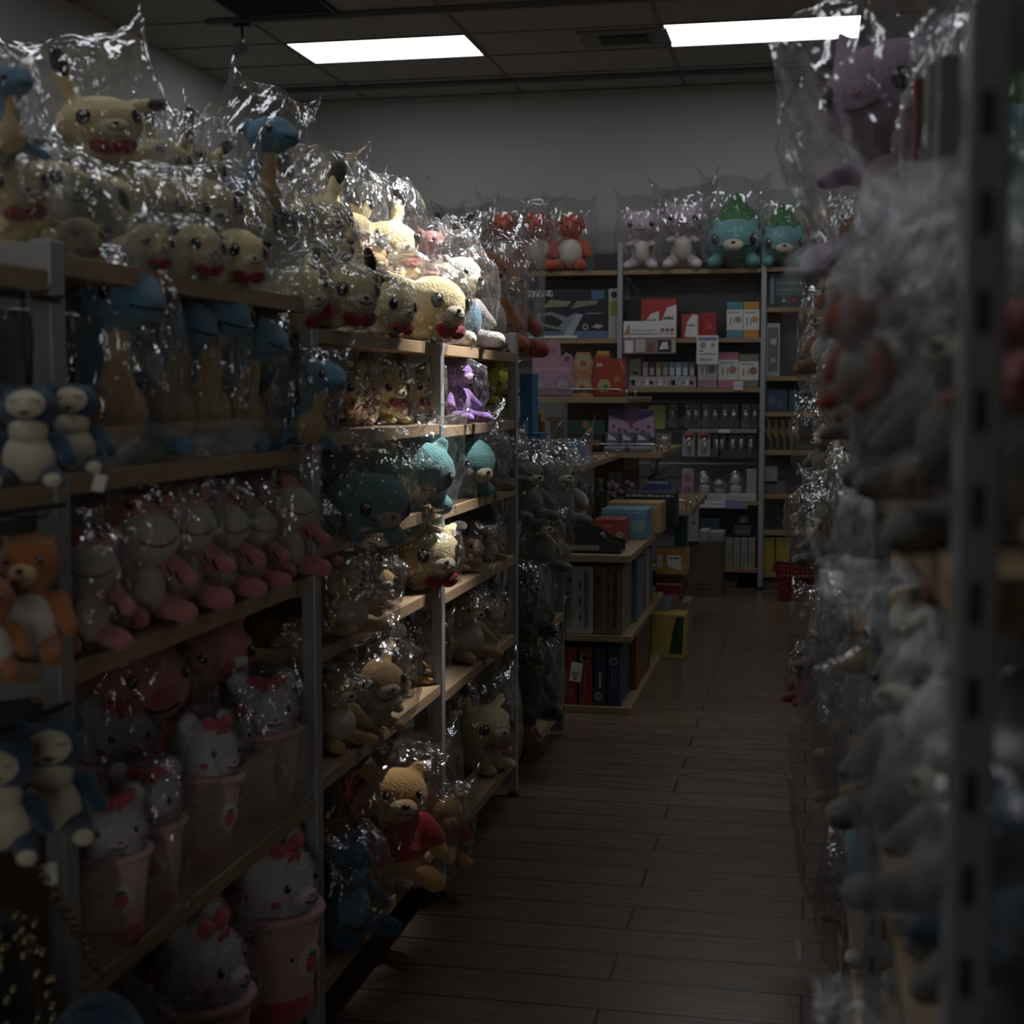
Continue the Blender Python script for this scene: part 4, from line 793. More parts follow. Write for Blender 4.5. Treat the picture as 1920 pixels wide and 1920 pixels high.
cutout(1073, 1113, 742, 660, [(0, 0), (1, 0), (.86, .45), (1, .75), (.8, 1), (.2, 1), (0, .75), (.14, .45)], (.40, .20, .10), 'hourglass-shaped orange and cream display between the pink and the red one', [('hex', .5, .78, .84, 0, (.42, .34, .22)), ('hex', .5, .22, .8, 0, (.42, .36, .2)), ('disc', .5, .74, .3, 0, (.34, .1, .08)), ('disc', .45, .2, .3, 0, (.36, .08, .06))], 1.372, YI - .02)
cutout(1112, 1172, 742, 658, [(0, 0), (1, 0), (1, .82), (.55, .84), (.5, 1), (.12, 1), (0, .82)], (.38, .05, .03), 'red cardboard display with yellow drips on the top island shelf', [('poly', 0, 0, [(.12, 1), (.5, 1), (.47, .9), (.42, .95), (.38, .86), (.33, .95), (.27, .88), (.2, .95), (.15, .86)], 0, (.55, .36, .05)), ('hex', .35, .25, .45, 0, (.42, .38, .16)), ('disc', .4, .2, .2, 0, (.08, .2, .08)), ('rect', .1, .66, .2, .08, (.5, .4, .3)), ('poly', 0, 0, [(.8, .8), (1, .5), (1, .56), (.86, .8)], 0, (.5, .3, .06)), ('disc', .75, .4, .2, 0, (.42, .2, .05))], 1.372)
backbox('gift_box', 1141, 1227, 806, 768, YI + .05, .06, (.42, .28, .36), 'mauve printed display header with a dark swag on the middle island shelf', z=1.15, art=[('poly', 0, 0, [(0, 1), (0, .8), (.35, .6), (.5, .45), (.65, .6), (1, .8), (1, 1)], 0, (.06, .05, .12)), ('disc', .5, .72, .28, 0, (.10, .06, .12)), ('rect', .38, .52, .24, .08, (.34, .08, .14))] + [('disc', .12 + q * .127, .3 + .1 * math.cos(q * 2), .08, 0, (.14, .08, .16)) for q in range(7)])
for i in range(3): backbox('small_box', 1136 + i * 28, 1161 + i * 28, 845, 811, YI + .01, .04, (.14, .13, .24), 'small purple and white box below the mauve display, %s of three' % ('left', 'middle', 'right')[i], group='small purple boxes on the middle island shelf', z=1.095, art=[('poly', 0, 0, [(.2, .5), (.75, .5), (.75, .62), (.2, .9)], 0, WH), ('rect', 0, 0, 1, .12, (.3, .28, .36))])
backbox('box_tray', 1132, 1221, 850, 838, YI - .005, .1, (.42, .42, .44), 'white tray with an oval badge holding the small purple boxes', cat='tray', z=1.072, art=[('disc', .5, .5, .12, 0, (.2, .1, .16)), ('rect', .02, .3, .1, .3, (.25, .24, .3))])
backbox('snack_box', 1040, 1135, 809, 788, YI + .05, .1, (.035, .07, .05), 'dark green box with orange print behind, middle island shelf', z=1.16, art=[('disc', .62, .7, .14, 0, (.34, .16, .05)), ('disc', .70, .3, .12, 0, (.34, .16, .05)), ('rect', .08, .5, .12, .2, (.2, .2, .2))])
backbox('snack_box', 1044, 1130, 846, 812, YI + .02, .1, (.025, .04, .04), 'black box with orange rosette print in front on the middle island shelf', z=1.075, art=[('disc', .15, .6, .1, 0, (.28, .22, .05)), ('disc', .45, .5, .16, 0, (.34, .16, .05)), ('disc', .72, .45, .2, 0, (.36, .17, .06)), ('disc', .88, .45, .14, 0, (.36, .17, .06))])
backbox('gift_box', 1201, 1256, 950, 918, YI + .02, .14, (.03, .045, .12), 'navy blue patterned box on the low island shelf', z=.768, art=[('dash', .1, .5, .8, .2, (.10, .12, .2)), ('dash', .1, .25, .7, .06, (.12, .14, .2)), ('disc', .15, .8, .08, 0, (.14, .16, .22))])
backbox('gift_box', 1214, 1256, 917, 900, YI + .06, .12, (.04, .05, .16), 'smaller blue box stacked on the navy patterned box', z=.768 + bz(918, bx(1228, YI), YI) - bz(950, bx(1228, YI), YI) + .001, art=[('rect', 0, .6, 1, .25, (.26, .26, .2))])
for i, (u0, u1, v1, c, a) in enumerate(((1092, 1118, 893, (.10, .06, .05), (.30, .22, .16)), (1119, 1140, 895, (.12, .07, .05), (.3, .24, .2)), (1141, 1168, 885, (.07, .05, .05), (.28, .26, .26)), (1169, 1196, 884, (.09, .06, .05), (.34, .3, .3)))):
    backbox('figure_box', u0, u1, 950, v1, YI + .03 + .04 * (i % 2), .1, c, 'dark figure window box on the low island shelf, %s' % ('leftmost', 'second from the left', 'third, left of the tall pair', 'beside the navy patterned box')[i], group='figure boxes on the low island shelf', z=.768, art=[('disc', .3, .7, .3, 0, a), ('disc', .65, .62, .3, 0, a), ('poly', 0, 0, [(.2, .1), (.8, .1), (.6, .5), (.4, .5)], 0, a), ('rect', .05, .02, .9, .06, (.2, .12, .06))])
dm = empty('snow_globe', (bx(1235, 8.1), 8.1, bz(901, bx(1235, 8.1), 8.1) + .005)); tag(dm, 'dark glass snow globe standing on the stacked blue boxes', 'ornament'); MB().lathe([(.05, 0), (.055, .01), (.04, .03), (.02, .035)], 20).obj('base', pm((.06, .06, .07)), dm); MB().ell((0, 0, .08), (.05, .05, .055)).obj('globe', M['acrylic2'], dm); MB().ell((0, 0, .07), (.02, .02, .035)).obj('figure', pm((.2, .22, .2)), dm)
# stacked boxes at the foot of island 2
st = [(1225, 1290, 1190, 1152, (.42, .33, .08), 'yellow box with a dark green curve on the floor at the island corner', [('poly', 0, 0, [(.52, .1), (.9, .1), (.95, .95), (.72, .95), (.62, .6)], 0, (.02, .05, .03))], 0, 7.62, .18),
      (1240, 1296, 1172, 1128, (.26, .22, .18), 'pale brown carton behind the floor level yellow box', [], 0, 8.05, .25)]
for u0, u1, v0, v1, c, lb, art, z, Y, dp in st: backbox('carton', u0, u1, v0, v1, Y, dp, c, lb, z=z, art=art)
zt = bz(1128, bx(1260, 8.05), 8.05)
backbox('blue_package', 1226, 1258, 1146, 1122, 7.75, .15, (.20, .24, .30), 'crumpled pale blue package on the yellow floor box', z=bz(1152, bx(1250, 7.62), 7.62) + .002)
zs = zt + .002
for (u0, u1, v1, c, lb, art) in ((1232, 1281, 1092, (.24, .035, .035), 'dark red box with pink round print in the corner stack', [('disc', .35, .1, .3, 0, (.34, .16, .14)), ('disc', .75, .15, .4, 0, (.36, .18, .16)), ('rect', 0, .86, 1, .1, (.4, .32, .28))]),
    (1232, 1284, 1078, (.05, .05, .03), 'thin dark green box between the red and yellow boxes of the corner stack', []), (1232, 1290, 1032, (.44, .30, .07), 'yellow tray box with orange flaps and white labels, top of the corner stack', [('rect', .0, .5, 1, .5, (.45, .18, .05)), ('rect', .03, .3, .2, .5, WH), ('poly', 0, 0, [(.38, .35), (.38, .8), (.82, .8), (.82, .2)], 0, WH), ('dash', .44, .64, .32, .1, K)])):
    z1 = bz(v1, bx(1260, 8.05), 8.05); backbox('carton', u0, u1, 0, v1, 8.05, .22, c, lb, z=zs, art=art); zs = z1 + .002
backbox('standing_book', 1293, 1312, 0, 945, 9.96, .05, (.34, .34, .33), 'tall white spotted magazine standing on the brown carton', z=bz(1015, bx(1325, 10.0), 10.0) + .001, art=[('disc', .5, .8, .5, 0, (.12, .1, .1)), ('disc', .5, .5, .4, 0, (.14, .12, .12))])
tag(MB().box(bx(1262, 9.05), 9.22, 0, bx(1285, 9.05), 9.34, .62).obj('teal_folder', pm((.06, .12, .15))), 'dark teal folder standing behind the corner stack', 'folder')

# --- island 1 goods : spines facing the camera
def spine(u0, u1, v1, z, c, label, art=(), texts=(), Y=IY0 + .015, dp=.33, name='boxed_set', group='boxed sets on the island shelf'):
    x0, x1 = bx(u0, Y), bx(u1, Y); z1 = z_at(v1, (x0 + x1) / 2, Y)
    return pbox(name, x0, Y, z, x1 - x0 - .002, dp, z1 - z, c, label, 'boxed set', group, art, texts=texts)
zA, zB = .347, .032
spine(1004, 1030, 1066, zA, (.13, .07, .09), 'dark plum spine with black lettering marks on the middle shelf, leftmost', [('rect', .4, .12, .2, .25, K), ('dash', .2, .6, .6, .03, K), ('dash', .2, .7, .6, .03, K)])
spine(1034, 1060, 1062, zA, (.14, .085, .10), 'plum spine with a white price card hanging on it, middle shelf')
spine(1061, 1089, 1061, zA, (.50, .50, .47), 'white spine with tall grey lettering on the middle shelf', [], [('OCEAN BOMB', .30, .50, .036, (.16, .15, .15), -90, 0)])
spine(1088, 1115, 1061, zA, (.48, .49, .48), 'white spine with a long blue oval on the middle shelf', [('rect', .30, .08, .36, .84, (.14, .22, .32)), ('rect', -.02, .2, .12, .08, K), ('rect', -.02, .42, .12, .1, K), ('rect', -.02, .66, .12, .1, K)])
spine(1116, 1142, 1061, zA, (.20, .16, .10), 'tan spine with faint vertical lettering on the middle shelf', [], [('OCEAN BOMB', .30, .50, .036, (.08, .06, .04), -90, 0)])
spine(1142, 1170, 1061, zA, (.19, .15, .10), 'tan spine with a dark red oval on the middle shelf, rightmost', [('rect', .34, .1, .28, .82, (.16, .03, .03)), ('rect', -.02, .2, .12, .08, K), ('rect', -.02, .42, .12, .1, K), ('rect', -.02, .66, .12, .1, K)])
spine(1028, 1058, 1214, zB, (.20, .06, .035), 'brown red spine with one round window on the bottom shelf, leftmost', [('disc', .6, .80, .66, 0, (.30, .28, .26)), ('disc', .6, .8, .4, 0, (.16, .1, .08)), ('dash', .4, .3, .2, .35, (.3, .16, .12))])
spine(1060, 1084, 1214, zB, (.26, .045, .025), 'red spine with a white price card taped on, bottom shelf', [('disc', .35, .2, .66, 0, (.24, .2, .18)), ('disc', .35, .2, .4, 0, (.12, .08, .07))])
spine(1088, 1114, 1214, zB, (.26, .045, .025), 'red spine with a white round window near its top, bottom shelf', [('disc', .4, .82, .72, 0, (.36, .34, .32)), ('disc', .45, .82, .5, 0, (.05, .04, .04)), ('rect', .42, .2, .14, .45, (.34, .14, .1)), ('rect', -.1, .26, .12, .04, K)])
spine(1116, 1140, 1214, zB, (.03, .045, .085), 'navy spine with a white title bar on the bottom shelf', [('disc', .35, .16, .74, 0, (.28, .27, .24)), ('disc', .35, .16, .44, 0, (.16, .15, .14)), ('rect', .40, .30, .22, .28, (.36, .36, .36))])
spine(1142, 1167, 1214, zB, (.03, .045, .10), 'dark blue spine with a round window near its top, bottom shelf, rightmost', [('disc', .5, .76, .72, 0, (.24, .24, .2)), ('disc', .5, .76, .4, 0, (.12, .12, .1)), ('rect', .3, .3, .14, .36, (.12, .14, .2)), ('rect', .56, .32, .1, .32, (.12, .14, .2))])
def pricecard(u, v, rot, label, w_=.05, h_=.085):
    e = empty('price_card', ony(u, v, IY0 - .004)); e.rotation_euler = (0, R(rot), 0); tag(e, label, 'price card'); MB().prism([(-w_ / 2, -h_ / 2), (w_ / 2, -h_ / 2), (w_ / 2, h_ / 2), (-w_ / 2, h_ / 2)], -.001, .001).obj('card', M['white'], e)
    MB().tube([(-.018, -.002, .0), (-.006, -.002, -.004), (.006, -.002, -.004), (.018, -.002, .0)], .0012, 5).obj('pen_stroke', INK, e); m_ = MB()
    for d in (-.004, .004): m_.box(d - .0007, -.002, -.035, d + .0007, -.001, -.02); m_.box(-.008, -.002, -.0275 + d - .0007, .008, -.001, -.0275 + d + .0007)
    m_.obj('hash_mark', INK, e)
pricecard(1046, 1128, 215, 'tilted white price card hanging before the plum spine'); pricecard(1080, 1260, 8, 'white price card with a hash mark hanging before the red spine')
# side rows facing the aisle
for i, (y0, y1, c, z, h) in enumerate(((6.62, 6.74, (.10, .16, .24), zA, .29), (6.76, 6.86, (.12, .20, .30), zA, .28), (6.88, 7.02, (.18, .12, .08), zA, .27), (7.04, 7.14, (.30, .30, .30), zA, .29), (7.16, 7.30, (.12, .12, .10), zA, .28), (6.62, 6.8, (.20, .06, .04), zB, .27), (6.82, 7.0, (.14, .08, .06), zB, .26), (7.02, 7.2, (.12, .06, .05), zB, .25))):
    pbox('boxed_set', IX1 - .32, y0, z, .30, y1 - y0, h, c, 'boxed set side-on along the island aisle side, %s' % ('steel blue, first on the middle shelf', 'bright blue, second on the middle shelf', 'brown, third on the middle shelf', 'pale grey, fourth on the middle shelf', 'olive, last on the middle shelf', 'rust red, first on the bottom shelf', 'brown, second on the bottom shelf', 'maroon, last on the bottom shelf')[i], 'boxed set', 'boxed sets along the aisle side')
# on top of island 1
zt = .702
e = empty('display_tray', (bx(1105, 6.3), 6.33, zt)); tag(e, 'black open display tray with a swooping side on the island top', 'display tray')
T = .155; D = .16
MB().prism([(-T / 1.1, 0), (T / 1.05, 0), (T / 1.05, .045), (T * .6, .06), (T * .2, .10), (-T * .4, .125), (-T * .65, .17), (-T / 1.1, .18)], -D / 2, -D / 2 + .004).prism([(-T / 1.1, 0), (T / 1.05, 0), (T / 1.05, .045), (T * .6, .06), (T * .2, .10), (-T * .4, .125), (-T * .65, .17), (-T / 1.1, .18)], D / 2, D / 2 + .004).box(-T / 1.1, -D / 2, 0, T / 1.05, D / 2, .004).box(-T / 1.1, -D / 2, 0, -T / 1.1 + .004, D / 2, .18).obj('tray_body', pm((.03, .032, .03)), e)
MB().box(-T * .8, -D / 2 - .001, .012, T * .35, -D / 2, .034).obj('label_strip', pm((.26, .26, .24)), e); q = MB()
for x_ in (-.06, -.02, .02, .06): q.ell((x_, -.02, .05), (.018, .018, .04), n=10)
q.obj('packets', pm((.12, .09, .08)), e)
pbox('gift_box', bx(1115, 6.62), 6.62, zt, .14, .20, .115, (.24, .05, .035), 'red lettered box standing behind the black tray', 'box', None, [('rect', .3, .7, .3, .06, (.34, .22, .12)), ('disc', .85, .4, .24, 0, (.32, .22, .1)), ('disc', .2, .3, .3, 0, (.08, .06, .1))], texts=[('LASER', .4, .74, .018, (.4, .28, .2), 0, 0)][:0])
pbox('gift_box', bx(1128, 6.9), 6.9, zt, .22, .22, .14, (.12, .26, .36), 'blue box behind the red lettered box on the island top', 'box', None, [('dash', .05, .86, .85, .1, (.3, .4, .5)), ('disc', .8, .4, .3, 0, (.2, .34, .3))])
pbox('gift_box', bx(1140, 7.2), 7.2, zt, .27, .22, .15, (.36, .24, .13), 'tan box behind the blue box on the island top', 'box', None, [('rect', .05, .8, .9, .1, (.42, .32, .2))])
pbox('gift_box', bx(1170, 7.5), 7.5, zt, .27, .2, .18, (.02, .02, .022), 'black box at the far end of the island top', 'box', None, [('dash', .05, .88, .9, .08, (.34, .36, .34))])
pbox('gift_box', bx(1035, 6.35), 6.35, zt, .13, .18, .055, (.20, .10, .08), 'low brown box left of the black tray', 'box', None, [('dash', .1, .3, .8, .4, (.3, .2, .14))])
# sign disc and figures in the middle zone
e = empty('round_sign', ony(1073, 945, 6.6)); e.rotation_euler = (0, 0, R(8)); tag(e, 'round red and white sign ring with lettering behind the hanging grey plush', 'sign')
MB().tube([(.065 * math.cos(a), 0, .065 * math.sin(a)) for a in [2 * math.pi * i / 36 for i in range(36)]], .011, 8, closed=True).obj('white_ring', pm(WH), e); MB().lathe([(.06, -.004), (.06, .004)], 36, mat=Matrix.Rotation(R(90), 4, 'X')).obj('red_disc', pm((.34, .05, .04)), e)
MB().tube([(0, .01, -.07), (0, .01, -.235)], .006).obj('stem', M['chrome'], e)
for i, (u, h, c) in enumerate(((1085, .16, (.22, .10, .07)), (1098, .13, (.12, .18, .26)), (1110, .17, (.10, .14, .12)), (1124, .18, (.26, .24, .2)), (1140, .17, (.2, .16, .13)), (1153, .16, (.22, .19, .17)), (1164, .14, (.12, .1, .1)))):
    Yf = 7.05 + .1 * (i % 2) - .0 * i; Yf = 7.72 + .09 * (i % 2) ; x = bx(u, Yf); z = .703; h *= 1.3
    e = empty('figurine', (x, Yf, z), R(rnd.uniform(-30, 30))); tag(e, '%s figurine standing on the far island top, %s' % (('rust', 'blue', 'dark green', 'cream', 'tan', 'beige', 'black')[i], ('leftmost', 'second from the left', 'third', 'fourth, palest', 'fifth', 'sixth', 'rightmost by the black box')[i]), 'figurine', 'figurines on the island top')
    b = MB(); b.cap((-.012, 0, .012), (-.010, 0, h * .45), .010, .012, 5).cap((.014, 0, .012), (.010, 0, h * .45), .010, .012, 5).cap((0, 0, h * .45), (0, 0, h * .72), .018, .020, 5).cap((-.02, 0, h * .7), (-.035, -.01, h * .5), .008, .007, 4).cap((.02, 0, h * .7), (.04, -.02, h * .62), .008, .007, 4); b.ell((0, 0, h * .88), (.022, .022, h * .12)); b.obj('body', pm(c), e)
    MB().lathe([(.03, 0), (.03, .006)], 16).obj('base', pm((.04, .04, .04)), e)
# upper shelf of island 1: small boxes
zz = 1.072
for (u0, u1, v1, Y, c, lb, art) in ((1018, 1075, 842, 6.62, (.40, .40, .44), 'white and pink carton on the small upper shelf, nearest', [('rect', 0, .0, .75, 1, (.34, .18, .28)), ('disc', .35, .5, .2, 0, K)]), (1040, 1092, 828, 6.9, (.14, .28, .46), 'blue carton with green palm print behind the pink one', [('tri', .7, .1, .2, .7, GN), ('dash', .1, .5, .5, .1, WH)]), (1085, 1101, 836, 7.2, (.44, .20, .26), 'small pink and white carton at the right end of the upper shelf', [('rect', .1, .1, .3, .8, WH)])):
    x0, x1 = bx(u0, Y), bx(u1, Y); pbox('carton', x0, Y, zz, x1 - x0, .12, max(.05, z_at(v1, (x0 + x1) / 2, Y) - zz), c, lb, art=art)
# tall blue boxes past the last post of the left rack
for (u0, u1, v0, v1, Y, c, lb) in ((975, 998, 815, 700, 5.30, (.03, .15, .30), 'tall bright blue box standing past the last post of the left rack'), (976, 1014, 842, 812, 5.28, (.03, .14, .30), 'low blue box in front of the tall blue box'), (1000, 1008, 842, 772, 5.6, (.28, .15, .05), 'narrow orange tube pack behind the blue boxes'), (1009, 1014, 842, 776, 5.62, (.34, .22, .08), 'second narrow amber tube pack behind the blue boxes'), (1016, 1022, 842, 790, 5.62, (.34, .26, .24), 'pale narrow tube pack behind the blue boxes')):
    x0, x1 = bx(u0, Y), bx(u1, Y); pbox('tall_box', x0, Y, z_at(v0, (x0 + x1) / 2, Y), x1 - x0, .12, z_at(v1, (x0 + x1) / 2, Y) - z_at(v0, (x0 + x1) / 2, Y), c, lb)
es = tag(empty('end_shelf', (0, 0, 0)), 'small end shelf unit past the last post of the left rack', 'shelf'); ze = z_at(842, -1.06, 5.3)
MB().box(-1.44, 5.2, ze - .03, -.97, 5.8, ze - .001).obj('shelf_board', M['wood_x'], es); MB().box(-1.46, 5.2, .02, -1.44, 5.8, 1.5).obj('back_panel', M['panel'], es)
MB().box(-1.44, 5.2, .10, -.97, 5.8, .13).obj('shelf_board', M['wood_x'], es); MB().box(-1.44, 5.78, .02, -.97, 5.8, 1.3).obj('side_panel', M['panel'], es)
MB().box(-1.44, 5.2, .48, -.97, 5.78, .51).obj('shelf_board', M['wood_x'], es); MB().box(-1.44, 5.2, .78, -.97, 5.78, .81).obj('shelf_board', M['wood_x'], es)
es2 = plush('dgreen', onx(1000, 735, -1.02), .2, 60, 'x', None) if False else None
